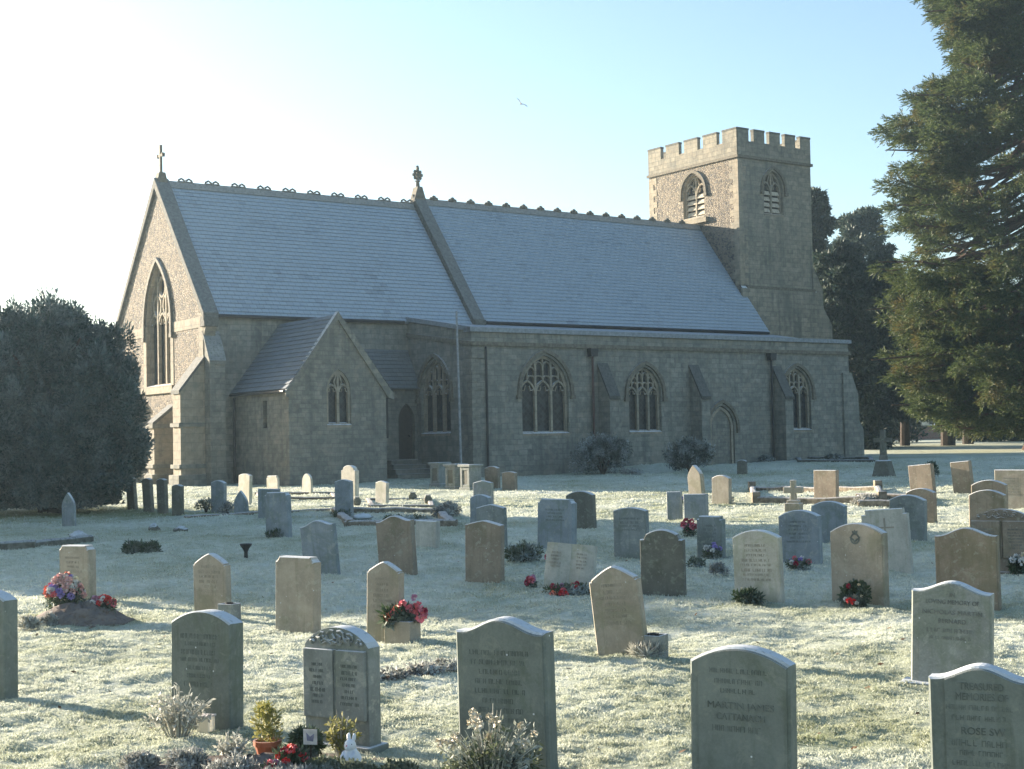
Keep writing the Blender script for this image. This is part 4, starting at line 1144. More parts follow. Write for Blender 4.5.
# kerbs round graves
def kerb(corners, hgt_, wd, tone, label, posts=0, name='grave_kerb', closed=True):
    b = MB(); n = len(corners); r = random.Random(int(corners[0].x * 100))
    for i in range(n if closed else n - 1):
        a, d = corners[i], corners[(i + 1) % n]; v = (d - a); L = v.length
        if L < .05: continue
        v.normalize(); nn = Vector((-v.y, v.x, 0)) * wd / 2; a2 = a - v * wd * .49; d2 = d + v * wd * .49
        k = max(2, int(L / .45)); rs = []
        for j in range(k + 1):
            c = a2.lerp(d2, j / k); c.z = float(gh(c.x, c.y)); e = Vector((r.uniform(-.02, .02), r.uniform(-.02, .02), 0)); t_ = hgt_ * r.uniform(.75, 1.1) - .002 * i
            q = nn * r.uniform(.85, 1.1)
            rs.append([c - q + e + Vector((0, 0, -.1)), c + q + e + Vector((0, 0, -.1)), c + q + e + Vector((0, 0, t_ * .8)), c + q * .6 + e + Vector((0, 0, t_)), c - q * .6 + e + Vector((0, 0, t_)), c - q + e + Vector((0, 0, t_ * .8))])
        b.rings(rs)
    o = b.build(name, M[tone], bevel=.02); tag(o, label, 'grave kerb')
    if posts:
        for p in corners:
            k = MB(); k.box(p.x - .1, p.x + .1, p.y - .1, p.y + .1, p.z - .1, p.z + hgt_ + .12); k.build('corner_post', M[tone], o, bevel=.015)
    return o
def quad(px0, px1, y_front, y_back, sk=0): return [ground(px0, y_front), ground(px1, y_front), ground(px1 + sk, y_back), ground(px0 + sk, y_back)]
kerb(quad(756, 882, 503, 491, -4), .16, .16, 'kerb_brown', 'low brown grave kerb with squared corner posts behind the small stone cross', 1)
kerb(quad(350, 452, 526, 513, -14), .15, .2, 'kerb_brown', 'raised grave kerb filled with frosted plants in the middle of the churchyard')
kerb(quad(372, 432, 507, 500, -4), .07, .14, 'kerb_brown', 'pale grave kerb with flower vases in the sunlit strip')
kerb([ground(-40, 552), ground(30, 549), ground(86, 542)], .17, .2, 'kerb_dark', 'long low grave kerb in the shade at the left edge, topped by a rounded block', closed=False)
kerb([ground(188, 518), ground(262, 514), ground(330, 511)], .07, .16, 'kerb_brown', 'low brown grave kerb along the blue-grey stones near the vestry', closed=False)
kerb(quad(262, 336, 499, 494, -4), .07, .14, 'kerb_brown', 'sunlit grave kerb in front of the vestry gable')
kerb(quad(862, 926, 506, 499, -2), .14, .15, 'kerb_brown', 'short grave kerb in front of the leaning square brown headstone')
kerb(quad(800, 872, 462, 459, -2), .12, .2, 'kerb_dark', 'dark grave kerb in the shade beside the church end')

def block(px, py, w, d, h, tone, label, cat, name, hole=True, yaw=30, base_in=None):
    P = ground(px, py); s = scale_at(P); w, d, h = w / s, d, h / s
    root = empty(name, (P.x, P.y + d / 2, float(hgt(P.x, P.y)) - .01), -R(yaw)); tag(root, label, cat)
    b = MB(); q = lambda a, z: [(-w / 2 * a, -d / 2 * a, z), (w / 2 * a, -d / 2 * a, z), (w / 2 * a, d / 2 * a, z), (-w / 2 * a, d / 2 * a, z)]
    r = [q(1, -.06), q(1, h)] + ([q(.8, h), q(.74, h - .04)] if hole else []); b.rings(r); b.build('block', M[tone], root, bevel=.006)
    if hole:
        b = MB(); b.lathe([(w * .24, h - .05), (w * .24, h + .012), (w * .17, h + .012), (w * .16, h - .03)], n=12); b.build('flower_holder', M['black'], root)
    return root
block(228, 622, 18, .17, 17, 'grey', 'small grey stone vase block at the right foot of a slim beige headstone', 'flower vase', 'stone_vase')
block(655, 659, 23, .2, 22, 'grey', 'small stone vase block at the right foot of the leaning buff headstone', 'flower vase', 'stone_vase')
TROUGH = block(402, 645, 31, .2, 23, 'beige', 'square stone trough holding pink and coral flowers', 'flower trough', 'flower_trough', hole=False)

def lump(px, py, rx, ry, rz, tone, label, cat, name, seed=1):
    P = ground(px, py); v = []; f = []; n, m = 10, 6; r = np.random.default_rng(seed)
    b = MB(); rs = []
    for i in range(m + 1):
        a = math.pi / 2 * i / m; rr = math.cos(a) * .98 + .02
        rs.append([(rx * rr * math.cos(2 * math.pi * k / n) * (1 + .2 * r.normal()), ry * rr * math.sin(2 * math.pi * k / n) * (1 + .2 * r.normal()), rz * math.sin(a) * (1 + .12 * r.normal()) - (.06 if i == 0 else 0)) for k in range(n)])
    b.rings(rs, True, True); o = b.build(name, M[tone], smooth=True); o.location = (P.x, P.y, P.z); tag(o, label, cat); return o
lump(78, 541, .2, .14, .19, 'dark', 'rounded dark stone block on the end of the long low kerb', 'stone', 'kerb_end_stone', 2)
lump(154, 530, .13, .1, .13, 'dark', 'left one of two small dark stones lying on the shaded grass', 'stone', 'footstone', 3)
lump(181, 531, .15, .1, .1, 'dark', 'right one of two small dark stones lying on the shaded grass', 'stone', 'footstone', 4)
lump(363, 520, .25, .2, .14, 'grey', 'pile of frosted stones at the left end of the raised kerb', 'stones', 'stone_pile', 5)
# black goblet vase on the grass
P = ground(246, 558); s = scale_at(P); u_ = 1 / s; b = MB(); b.lathe([(2.2 * u_, -.03), (2.0 * u_, 1 * u_), (1.8 * u_, 6 * u_), (3.2 * u_, 9 * u_), (6 * u_, 13 * u_), (6.2 * u_, 14.3 * u_), (5 * u_, 14 * u_), (2.5 * u_, 10 * u_)], n=16)
o = b.build('flower_vase', M['black'], smooth=True); o.location = P; tag(o, 'black goblet-shaped metal vase standing alone on the grass', 'vase')
# small jam-jar sized vases on the sunlit kerb
P0 = (P.x, P.y, P.z)
for i, (px, py, lb) in enumerate(((357, 505, 'round dark vase at the left end of the pale sunlit kerb'), (413, 500, 'round dark vase on the right half of the pale sunlit kerb'), (428, 503, 'dark vase at the right end of the pale sunlit kerb'))):
    P = ground(px, py); 
    if i == 0:
        b = MB(); b.lathe([(.07, -.03), (.11, .06), (.12, .12), (.07, .19), (.085, .22), (.06, .21)], n=12); o = first = b.build('grave_vase', M['dark'], smooth=True)
    else: o = first.copy(); C.objects.link(o)
    o.location = P; tag(o, lb, 'vase', 'vases on the sunlit kerb')
# ------------------------------------------------------------------ plants
def unit(a): return a / np.maximum(np.linalg.norm(a, axis=-1, keepdims=True), 1e-9)
def kites(P, D, L, W):
    """leaf-shaped quads at P pointing along D"""
    n = len(P); S = unit(np.cross(D, rng.normal(size=(n, 3))))
    L = np.broadcast_to(L, n)[:, None]; W = np.broadcast_to(W, n)[:, None]
    up = np.cross(S, D) * W * .25
    v = np.stack([P, P + D * L * .5 + S * W / 2 + up, P + D * L, P + D * L * .5 - S * W / 2 + up], 1)
    return v.reshape(-1, 3)
def kite_obj(name, V, mat, parent=None):
    V = np.concatenate(V) if isinstance(V, list) else V
    return np_mesh(name, V, np.arange(len(V)).reshape(-1, 4), mat, parent)
def clump(c, rad, n, L, W, out=1.0, up=.25, jit=.8, shell=.45, lobes=0):
    d = unit(rng.normal(size=(n, 3))); rr = rng.random(n) ** shell
    P = np.asarray(c) + d * rr[:, None] * np.asarray(rad)
    D = unit(d * out + rng.normal(size=(n, 3)) * jit + np.array([0, 0, up]))
    return kites(P, D, L * (.6 + .8 * rng.random(n)), W * (.7 + .6 * rng.random(n)))
def blossom_v(c, r, n=34):
    d = unit(rng.normal(size=(n, 3)) + np.array([0, 0, .35])); P = np.asarray(c) + d * r * .35
    D = unit(d + rng.normal(size=(n, 3)) * .45)
    return kites(P, D, r * .75, r * .8)

# ---- big yew at the left: many foliage lobes over a rounded dome
def lobed_crown(c, rx, ry, rz, zc, nl, per, L, W, seed, base=.3):
    r = np.random.default_rng(seed); V = []
    for i in range(nl):
        u = (i + .5) / nl; el = math.asin(-.85 + 1.85 * u); a = i * 2.39996 + r.normal() * .2
        d = np.array([math.cos(el) * math.cos(a), math.cos(el) * math.sin(a), math.sin(el)])
        k = 1 + .065 * r.normal()
        p = np.array([c[0], c[1], zc]) + d * np.array([rx, ry, rz]) * k * .86
        lr = (.15 + .12 * r.random()) * (rx + rz) / 2
        V.append(clump(p, (lr, lr, lr * .95), per, L, W, 1.0, .35, .6, .3))
        if r.random() < .75:                       # loose sprays that break the outline
            q = p + d * lr * .75; V.append(clump(q, (lr * .3, lr * .3, lr * .6), per // 9, L * 1.4, W * .9, 1.0, 1.0, .5))
    n = per * nl // 5
    d = unit(r.normal(size=(n, 3))); P = np.array([c[0], c[1], zc]) + d * np.array([rx, ry, rz]) * (.45 + .35 * r.random(n))[:, None]
    P = P[P[:, 2] > c[2] + .05]
    V.append(kites(P, unit(r.normal(size=(len(P), 3))), L * 2.5, W * 4))
    V = np.concatenate(V).reshape(-1, 4, 3); V = V[V[:, :, 2].min(1) > c[2] + .02]
    return V.reshape(-1, 3)
def yew(loc, seed, per=900):
    root = empty('yew_tree', loc)
    b = MB(); b.tube([(0, 0, -.2), (.05, 0, .8), (-.05, .1, 2.2), (0, 0, 4.2)], [.42, .34, .26, .1], 10)
    for i in range(7):
        a = i * .9; b.tube([(0, 0, .7 + .3 * i), (math.cos(a) * 1.0, math.sin(a) * 1.0, 1.5 + .4 * i), (math.cos(a) * 1.9, math.sin(a) * 1.9, 2.0 + .42 * i)], [.12, .08, .03], 6)
    b.build('trunk', M['bark'], root)
    kite_obj('crown', lobed_crown((0, 0, .12), 2.2, 2.4, 3.1, 2.4, 120, per, .115, .05, seed), M['yew'], root)
    return root
Yg = ground(42, 515)
YW = yew((Yg.x, Yg.y + .9, Yg.z), 5); tag(YW, 'large dark rounded yew bush beside the east end of the church', 'tree')
for (x, y, s_, lb) in ((-24, 40, 1.6, 0), (-19, 31, .9, 1), (-25.5, 45.5, 1.45, 2), (-20, 36, 1.1, 3), (-30, 44, 1.7, 4), (-35, 48, 1.7, 5)):
    r2 = YW.copy(); C.objects.link(r2); r2.location = (x, y, float(gh(x, y))); r2.scale = (s_,) * 3; r2.rotation_euler = (0, 0, x)
    r2['label'] = 'dark evergreen beyond the left edge that shades the middle of the churchyard'; r2['group'] = 'evergreens beyond the left edge'
    for ch in list(YW.children):
        c_ = ch.copy(); C.objects.link(c_); c_.parent = r2

# ---- great conifer at the right edge
TY = 80.0
tb = at_depth(1046, 450, TY); tb = Vector((tb.x, tb.y, float(gh(tb.x, tb.y))))
def pm(px, py, dy=0.0):                              # metres from the tree foot for a spot in the view at the tree's distance
    q = at_depth(px, py, TY + dy); return np.array([q.x - tb.x, q.y - tb.y, q.z - tb.z])
OUT = [(-40, 918), (22, 924), (38, 958), (74, 952), (86, 907), (110, 894), (140, 881), (185, 876), (205, 889), (235, 884), (262, 868), (330, 862), (380, 870), (402, 888), (418, 915), (428, 960), (432, 1000)]
def left_edge(py):
    for (y0, x0), (y1, x1) in zip(OUT, OUT[1:]):
        if y0 <= py <= y1: return x0 + (x1 - x0) * (py - y0) / (y1 - y0)
    return 1000 if py > 432 else 918
GAPS = [(1003, 92, 22, 13), (1012, 185, 14, 10), (955, 252, 26, 15), (930, 228, 10, 8), (975, 118, 8, 5), (1000, 232, 14, 8), (908, 262, 7, 6), (965, 205, 10, 6), (985, 300, 10, 6), (940, 300, 7, 5), (1016, 140, 10, 8), (985, 65, 9, 6)]
def sprays(P, D, L, r, k=9):
    """feather-shaped shoots: thin leaflets set along a drooping stem"""
    n = len(P); S = unit(np.cross(D, np.tile([0, 0, 1.0], (n, 1)) + r.normal(size=(n, 3)) * .35)); out = []
    for i in range(k):
        f = (i + .5) / k; base = P + D * (L * f * .8)[:, None] + np.array([0, 0, -.10]) * (L * f * f)[:, None]
        side = (1 if i % 2 else -1) * (1 - .55 * f)
        dd = unit(D * (.75 + .5 * f) + S * side * .8 + r.normal(size=(n, 3)) * .18)
        out.append(kites(base, dd, L * (.52 - .2 * f), .042 + .012 * r.random(n)))
    return np.concatenate(out)
root = empty('giant_conifer', tb); tag(root, 'towering olive-green conifer with drooping sprays at the right edge', 'tree')
b = MB(); b.tube([(0, 0, -.3), (.1, 0, 1.2), (0, 0, 6), (.1, .1, 14), (0, 0, 25), (0, 0, 30)], [1.35, .95, .75, .55, .25, .08], 14)
tips = [(925, 12), (962, 62), (915, 95), (886, 150), (895, 205), (878, 262), (866, 310), (872, 360), (892, 405), (935, 425), (980, 415), (985, 110), (960, 170), (1000, 250), (945, 330), (1010, 60)]
for i, (px, py) in enumerate(tips):
    q = Vector(pm(px, py, rnd.uniform(-4, 4))); z0 = min(28, q.z + 1.5 + rnd.random() * 2); mid = Vector((q.x * .5, q.y * .5, q.z * .5 + z0 * .5 - 1.3))
    b.tube([(0, 0, z0), (q.x * .22, q.y * .22, z0 - .7), mid, q], [.24, .19, .12, .03], 7)
b.build('trunk', M['barkred'], root)
V = []; rr = np.random.default_rng(21); MPP = TY / F_PX; b = MB()
def tuft_at(c, s_, outv, k=1.0):
    if any(((c[0] / MPP + 1046 - gx_) / (a_ + 3)) ** 2 + ((450 - c[2] / MPP - gy_) / b_) ** 2 < 1.25 for gx_, gy_, a_, b_ in GAPS) and rr.random() < .9: return
    n = int(46 * (s_ / .55) ** 2 * k) + 6
    d = unit(rr.normal(size=(n, 3))); P = c + d * (rr.random(n) ** .5)[:, None] * np.array([s_ * 1.1, s_ * 1.1, s_ * .55])
    D = unit(outv * .85 + d * .55 + rr.normal(size=(n, 3)) * .38 + np.array([0, 0, .05]))
    V.append(sprays(P, D, .46 * (.6 + .8 * rr.random(n)), rr))
NB = 138
for i in range(NB):
    py = -44 + 472 * (i + rr.random()) / NB; hw = ((1046 - left_edge(py)) * MPP - .55) * rr.uniform(.74, 1.0)
    a = rr.uniform(-1.25, 1.25) * rr.uniform(.5, 1); tip = np.array([-math.cos(a) * hw, math.sin(a) * hw * .9, pm(1046, py)[2]])
    z0 = min(tip[2] + rr.uniform(.6, 2.2), 29); o_ = unit(np.array([tip[0], tip[1], 0.0]))
    pts = []
    for t_ in (.0, .3, .5, .64, .76, .87, .95, 1.0):
        c = np.array([tip[0] * t_, tip[1] * t_, z0 + (tip[2] - z0) * t_ - .9 * math.sin(math.pi * t_) * rr.uniform(.6, 1)]) + rr.normal(size=3) * np.array([.1, .25, .12]); pts.append(c)
        if t_ >= .5: tuft_at(c, rr.uniform(.36, .66) * (1.1 - .4 * (t_ - .5)), o_)
        if t_ in (.64, .87):                          # side shoots
            for sg in (-1, 1): tuft_at(c + np.array([o_[1], -o_[0], 0]) * sg * rr.uniform(.5, 1.1) + np.array([0, 0, -.25]), rr.uniform(.35, .55), o_)
    b.tube([tuple(q) for q in pts], [.13, .11, .09, .075, .06, .045, .03, .012], 5)
b.build('limbs', M['barkred'], root)
for i in range(210):                                  # shaded inner growth
    py = rr.uniform(-45, 412); hw = (1046 - left_edge(py)) * MPP * rr.uniform(.15, .72); a = rr.uniform(-1.4, 1.4)
    tuft_at(np.array([-math.cos(a) * hw, math.sin(a) * hw, pm(1046, py)[2]]), rr.uniform(.5, .9), np.array([-math.cos(a), math.sin(a), 0]))
# the far half of the crown, off to the right
for i in range(110):
    z_ = rr.uniform(2, 27); hw = 9.5 * (1 - (z_ / 33) ** 1.5); a = rr.uniform(-1.5, 1.5); c = np.array([math.cos(a) * hw * rr.uniform(.4, 1), math.sin(a) * hw * .9, z_])
    V.append(clump(c, (1.2, 1.2, .7), 260, .36, .1, .9, .15))
kite_obj('crown', V, M['conifer'], root)

# ---- evergreens behind the tower and beyond the big conifer
def back_tree(px, top, half_px, Y, label, low=.12, seed=1, lean=0, nl=70, per=150, leaf=.42, shape=1.0, tr=.35, name='evergreen_tree'):
    g = at_depth(px, 440, Y); g = Vector((g.x, g.y, float(gh(g.x, g.y)))); tp = at_depth(px, top, Y); H_ = tp.z - g.z; hw = half_px * Y / F_PX
    root = empty(name, g); tag(root, label, 'tree', 'evergreens beyond the churchyard')
    b = MB(); b.tube([(0, 0, -.3), (.05, 0, H_ * .3), (-.05, 0, H_ * .7), (0, 0, H_ * .97)], [tr, tr * .8, tr * .5, .04], 9)
    r = np.random.default_rng(seed); V = []
    for i in range(nl):
        f = low + (1 - low) * (i + r.random()) / nl
        w_ = hw * max(.1, (1 - f ** 1.9 * .93) ** shape) * (1 + .18 * r.normal())
        a = r.random() * 6.28; k = r.uniform(.25, 1) ** .6
        c = np.array([math.cos(a) * w_ * k, math.sin(a) * w_ * k, H_ * f - .6 * k]); s_ = hw * r.uniform(.22, .36) * (1.15 - .5 * f)
        V.append(clump(c, (s_, s_, s_ * .5), per, leaf, leaf * .38, .8, .1, .7, .4))
        if i % 4 == 0: b.tube([(0, 0, H_ * f * .95), tuple(c * np.array([.5, .5, 1]) + np.array([0, 0, .2])), tuple(c)], [tr * .28, tr * .18, .03], 5)
    b.build('trunk', M['bark'], root)
    kite_obj('crown', V, M['farconifer'], root)
back_tree(822, 186, 38, 98, 'dark pointed evergreen rising right behind the tower', .03, 31, nl=150, per=210)
back_tree(868, 206, 44, 112, 'broad dark evergreen between the tower and the great conifer', .03, 32, nl=160, shape=.6, per=210)
back_tree(846, 240, 38, 92, 'lower dark evergreen between the church end and a broad one', .03, 33, nl=140, shape=.5, tr=.5, per=210)
back_tree(884, 255, 36, 96, 'dark evergreen with a thick bare lower trunk behind the memorial cross', .2, 34, nl=130, shape=.5, tr=.55, per=210)
back_tree(905, 300, 26, 99, 'slim evergreen left of the brick wall beyond the churchyard', .26, 35, nl=90, shape=.6, per=200)
back_tree(948, 270, 40, 97, 'evergreen with a leaning bare trunk under the great conifer', .24, 36, nl=100, shape=.6, tr=.5, per=200)
back_tree(968, 260, 40, 101, 'evergreen behind the great conifer with a straight bare trunk', .22, 37, nl=100, shape=.6, tr=.4, per=200)
back_tree(1015, 300, 40, 108, 'evergreen seen through the right side of the great conifer', .05, 38, nl=100, shape=.6, per=200)

g = at_depth(985, 440, 118); root = empty('hedge', (g.x, g.y, float(gh(g.x, g.y))), R(8)); tag(root, 'dark hedge behind the trunks below the great conifer', 'hedge')
V = []; hr = np.random.default_rng(77)
for i in range(60):
    x = -3.2 + i * .28; hh = hr.uniform(.7, 1.6); V.append(clump((x, hr.uniform(-.5, .5), hh * .5), (.6, .6, hh * .5), 170, .24, .10, 1, .3))
kite_obj('foliage', V, M['farconifer'], root)
b = MB()
for i in range(12): b.tube([(-3 + i * 1.4, 0, -.2), (-3 + i * 1.4, 0, 1.5)], [.09, .04], 6)
b.build('stems', M['bark'], root)

def bush(px, py, half_px, h_px, mat, label, cat, name, leaf=.06, n=2600, lobes=14, depth=.8, seed=1, stems=True, w=.4, up=.35, off=0):
    P = ground(px, py); s = scale_at(P); rx, rz = half_px / s, h_px / s
    P = P + Vector((0, off, 0)); P.z = float(hgt(P.x, P.y))
    root = empty(name, P); tag(root, label, cat); r = np.random.default_rng(seed); V = []
    for i in range(lobes):
        a = i * 2.4 + r.random(); k = math.sqrt((i + .5) / lobes) * .72; f = r.uniform(.3, .8) * (1 - k * .45)
        c = np.array([math.cos(a) * rx * k, math.sin(a) * rx * depth * k, rz * f]); q = min(rx, rz * 1.2) * r.uniform(.28, .42)
        V.append(clump(c, (q, q, min(q, rz * .38)), n // lobes, leaf, leaf * w, 1, up, .7, .4))
    A = np.concatenate(V).reshape(-1, 4, 3); A = A[A[:, :, 2].min(1) > -.02]
    if stems:
        b = MB()
        for i in range(9):
            a = i * .7; b.tube([(0, 0, -.03), (math.cos(a) * rx * .3, math.sin(a) * rx * .3 * depth, rz * .4), (math.cos(a) * rx * .65, math.sin(a) * rx * .65 * depth, rz * .75)], [rx * .03 + .003, rx * .02 + .002, .002], 5)
        b.build('stems', M['bark'], root)
    kite_obj('foliage', A.reshape(-1, 3), mat, root)
    return root
def petals(root, spots, name='blossom'):
    """spots: (x, y, z, radius, colour) in the thing's own space"""
    for x, y, z_, r_, col in spots:
        V = blossom_v((0, 0, 0), r_); o = kite_obj(name, V, M[col], root); o.location = (x, y, z_)

bush(603, 474, 33, 47, M['wallshrub'], 'dark wall shrub between the two wider aisle windows', 'shrub', 'wall_shrub', .10, 9000, 26, .5, 41)
bush(690, 470, 26, 42, M['wallshrub'], 'dark wall shrub left of the blocked church doorway', 'shrub', 'wall_shrub', .10, 8000, 22, .5, 42)
bush(632, 470, 16, 7, M['heather'], 'low frosted plants on the mound by the wall shrub', 'plants', 'frosted_plants', .08, 900, 9, .5, 43, False)
bush(765, 462, 10, 7, M['wallshrub'], 'low dark plants along the foot of the wall past the blocked doorway', 'plants', 'wall_plants', .08, 700, 9, .4, 44, False)
bush(833, 461, 12, 8, M['wallshrub'], 'low dark plants at the church end', 'plants', 'wall_plants', .08, 700, 8, .4, 45, False)
bush(1005, 440, 32, 30, M['olive'], 'olive and rusty bush at the foot of the great conifer', 'bush', 'bush', .22, 4500, 22, .7, 46)
bush(985, 436, 16, 16, M['olive'], 'low rusty shrub left of the olive bush', 'bush', 'bush', .2, 1800, 10, .7, 47)
bush(862, 441, 12, 40, M['olive'], 'small olive shrub between the church end and the memorial cross', 'bush', 'bush', .2, 1700, 12, .6, 147)

bush(133, 553, 13, 15, M['darkleaf'], 'left one of two small dark shrubs on the shaded grass', 'shrub', 'small_shrub', .06, 900, 9, .8, 48)
bush(151, 553, 11, 11, M['darkleaf'], 'right one of two small dark shrubs on the shaded grass', 'shrub', 'small_shrub', .06, 700, 8, .8, 49)
bush(522, 563, 19, 20, M['leaf'], 'frosted leafy bush left of the open-book headstone', 'bush', 'frosted_bush', .055, 2400, 14, .7, 50)
bush(206, 513, 10, 18, M['leaf'], 'frosted plant left of the blue-grey pair of stones', 'plant', 'frosted_plant', .07, 500, 7, .7, 51)
bush(228, 513, 9, 15, M['heather'], 'pale frosted plant between the blue-grey pair of stones', 'plant', 'frosted_plant', .07, 500, 7, .7, 52)
bush(276, 538, 12, 9, M['darkleaf'], 'tuft of grass at the foot of the clipped blue-grey headstone', 'grass tuft', 'grass_tuft', .09, 350, 6, .6, 53, False, .18, .9)
bush(340, 518, 10, 9, M['darkleaf'], 'tuft of weeds at the foot of the peaked blue-grey headstone', 'weeds', 'grass_tuft', .08, 350, 6, .6, 54, False, .2, .9)
bush(447, 517, 15, 15, M['heather'], 'frost-whitened plants on the right end of the raised kerb', 'plants', 'frosted_plants', .07, 1500, 10, .8, 55, True)
bush(405, 523, 34, 8, M['leaf'], 'low frosted planting filling the raised kerb', 'plants', 'frosted_plants', .07, 2000, 20, .6, 56, False)
bush(722, 504, 14, 13, M['heather'], 'frosted pinkish bush in front of a sunlit round-topped headstone', 'bush', 'frosted_bush', .07, 900, 9, .8, 57)
bush(866, 504, 16, 9, M['heather'], 'frosted reddish plants at the right end of the low kerb with posts', 'plants', 'frosted_plants', .07, 900, 10, .8, 58, False)
bush(748, 602, 15, 14, M['darkleaf'], 'low green plant at the foot of the pale lichened headstone', 'plant', 'low_plant', .055, 1100, 10, .7, 59, off=-.12)
bush(398, 574, 12, 12, M['darkleaf'], 'green weeds at the foot of the leaning grey-brown headstone', 'weeds', 'grass_tuft', .06, 500, 7, .6, 60, False)
bush(930, 478, 9, 20, M['darkleaf'], 'dark potted plants beside the leaning square brown headstone', 'plants', 'potted_plants', .1, 700, 8, .8, 61)
bush(648, 659, 20, 8, M['twig'], 'straw-coloured grass around the small block of the leaning buff stone', 'grass tuft', 'grass_tuft', .09, 700, 8, .6, 62, False, .12, 1.0)
bush(654, 594, 6, 6, M['twig'], 'small pale clump at the left foot of the dark brown headstone', 'plant', 'low_plant', .04, 300, 5, .7, 162, False, off=-.1)
bush(905, 562, 3, 3, M['darkleaf'], 'dark sprig at the foot of the leaning pale headstone', 'plant', 'low_plant', .04, 90, 4, .7, 163, False)

def flowers(px, py, half_px, h_px, cols, label, leafmat='darkleaf', n=9, r_px=4, seed=1, name='flower_bunch', leafn=700, leaf=.05, off=0.0, z0=0.0, lx=0.0):
    P = ground(px, py); s = scale_at(P); rx, rz, rb = half_px / s, h_px / s, r_px / s
    P = P + Vector((lx, off, 0)); P.z = float(hgt(P.x, P.y)) + z0
    root = empty(name, P); tag(root, label, 'flowers'); r = np.random.default_rng(seed)
    V = []
    for i in range(7):
        a = i * 2.4; k = math.sqrt((i + .5) / 7) * .7
        V.append(clump((math.cos(a) * rx * k, math.sin(a) * rx * .6 * k, rz * .4), (rx * .38, rx * .3, rz * .4), leafn // 7, leaf, leaf * .42, 1, .5, .7))
    kite_obj('leaves', V, M[leafmat], root)
    for i in range(n):
        a = i * 2.4 + r.random() * .5; k = math.sqrt((i + .5) / n) * .9
        o = kite_obj('blossom', blossom_v((0, 0, 0), rb * r.uniform(.8, 1.2)), M[cols[i % len(cols)]], root)
        o.location = (math.cos(a) * rx * k, math.sin(a) * rx * .6 * k - .02, rz * (1.0 - .55 * k * k) * r.uniform(.8, 1.05))
    return root
# heaped flowers on the fresh grave at the left
P = ground(74, 624); s = scale_at(P); b = MB(); rs = []; r = np.random.default_rng(8); n = 26
for i in range(8):
    f = i / 7; rad = 1 - f * .94
    rs.append([(60 / s * rad * math.cos(2 * math.pi * k / n) * (1 + .07 * r.normal()), .42 * rad * math.sin(2 * math.pi * k / n) * (1 + .07 * r.normal()), -.05 + .25 * math.sin(f * math.pi / 2) * (1 + .12 * r.normal())) for k in range(n)])
b.rings(rs); o = b.build('grave_mound', M['soil'], smooth=True); o.location = (P.x, P.y + .2, P.z); tag(o, 'mound of dark dug earth at the left under the heaped flowers', 'earth mound')
flowers(66, 620, 22, 42, ('coral', 'lilac', 'whitefl', 'coral', 'palepink', 'lilac', 'whitefl', 'palepink', 'cream', 'lilac', 'pink', 'coral', 'palepink', 'cream', 'pink', 'whitefl'), 'tall heap of coral, lilac and cream flowers on the earth mound', n=64, r_px=4.3, seed=3, leafn=1500, z0=.06, off=.0)
flowers(101, 621, 16, 14, ('red', 'pink', 'whitefl', 'pink', 'mauve'), 'low spray of red and white flowers on the right of the earth mound', n=20, r_px=3.6, seed=4, leafn=800, z0=.12, off=.05)
bush(48, 626, 9, 12, M['heather'], 'frosted clump of plants at the front of the earth mound', 'plants', 'frosted_plants', .05, 500, 6, .7, 63, False)
bush(28, 630, 11, 14, M['twig'], 'straw-brown clump at the left end of the earth mound', 'plants', 'frosted_plants', .06, 500, 6, .7, 64, False)
# trough flowers
Pt = TROUGH.location; st_ = scale_at(ground(402, 645)); root = empty('flower_bunch', (Pt.x, Pt.y, Pt.z + 23 / st_)); tag(root, 'pink and coral flowers in the square stone trough', 'flowers')
u_ = 1 / st_
V = [clump((-.02 + .07 * k, 0, .03), (.12, .08, .09), 220, .08, .035, 1, .5) for k in (-1, 0, 1)]; kite_obj('leaves', V, M['darkleaf'], root)
petals(root, [(x * u_, -.03 - .02 * i % .05, z_ * u_, r_ * u_, c_) for i, (x, z_, r_, c_) in enumerate(((-15, 4, 5, 'coral'), (-5, 11, 5.5, 'coral'), (1, 17, 4.5, 'pink'), (12, 12, 6, 'pink'), (19, 5, 7.5, 'pink'), (17, 14, 5, 'pink'), (7, 12, 4.5, 'pink'), (13, 23, 4, 'mauve'), (22, 9, 5, 'crimson'), (-9, 8, 3.5, 'pink')))])
# scattered posies
flowers(570, 590, 30, 12, ('crimson', 'mauve', 'red', 'pink'), 'straggling red and pink flowers lying before the open-book headstone', 'leaf', 9, 3, 5, off=-.35, leafn=1400)
flowers(551, 563, 4, 7, ('pink', 'whitefl'), 'small pink posy right of the frosted leafy bush', 'leaf', 5, 3, 6, leafn=160)
flowers(531, 586, 5, 10, ('mauve', 'crimson', 'pink'), 'small dull red posy left of the open-book headstone', 'leaf', 5, 3.5, 7, leafn=160, off=-.1)
flowers(559, 594, 9, 4, ('red', 'coral', 'red'), 'flat bright red spray on the grass before the open-book headstone', 'darkleaf', 6, 3, 17, leafn=100, off=-.15)
flowers(683, 505, 5, 10, ('whitefl', 'lilac'), 'dark and white flowers between two square blue-grey headstones', 'darkleaf', 4, 2.4, 8, leafn=260, off=-.15)
flowers(690, 536, 9, 17, ('pink', 'crimson', 'pink', 'mauve'), 'pink flowers over dark leaves left of a notched grey headstone', 'darkleaf', 7, 3.4, 9, leafn=500)
flowers(711, 557, 10, 15, ('lilac', 'whitefl', 'lilac'), 'lilac and white flowers at the foot of the notched grey headstone', 'leaf', 8, 3, 10, leafn=500, off=-.15)
bush(697, 567, 9, 9, M['leaf'], 'frosted dark clump left of the lilac flowers', 'plant', 'frosted_plant', .05, 500, 7, .7, 65, False)
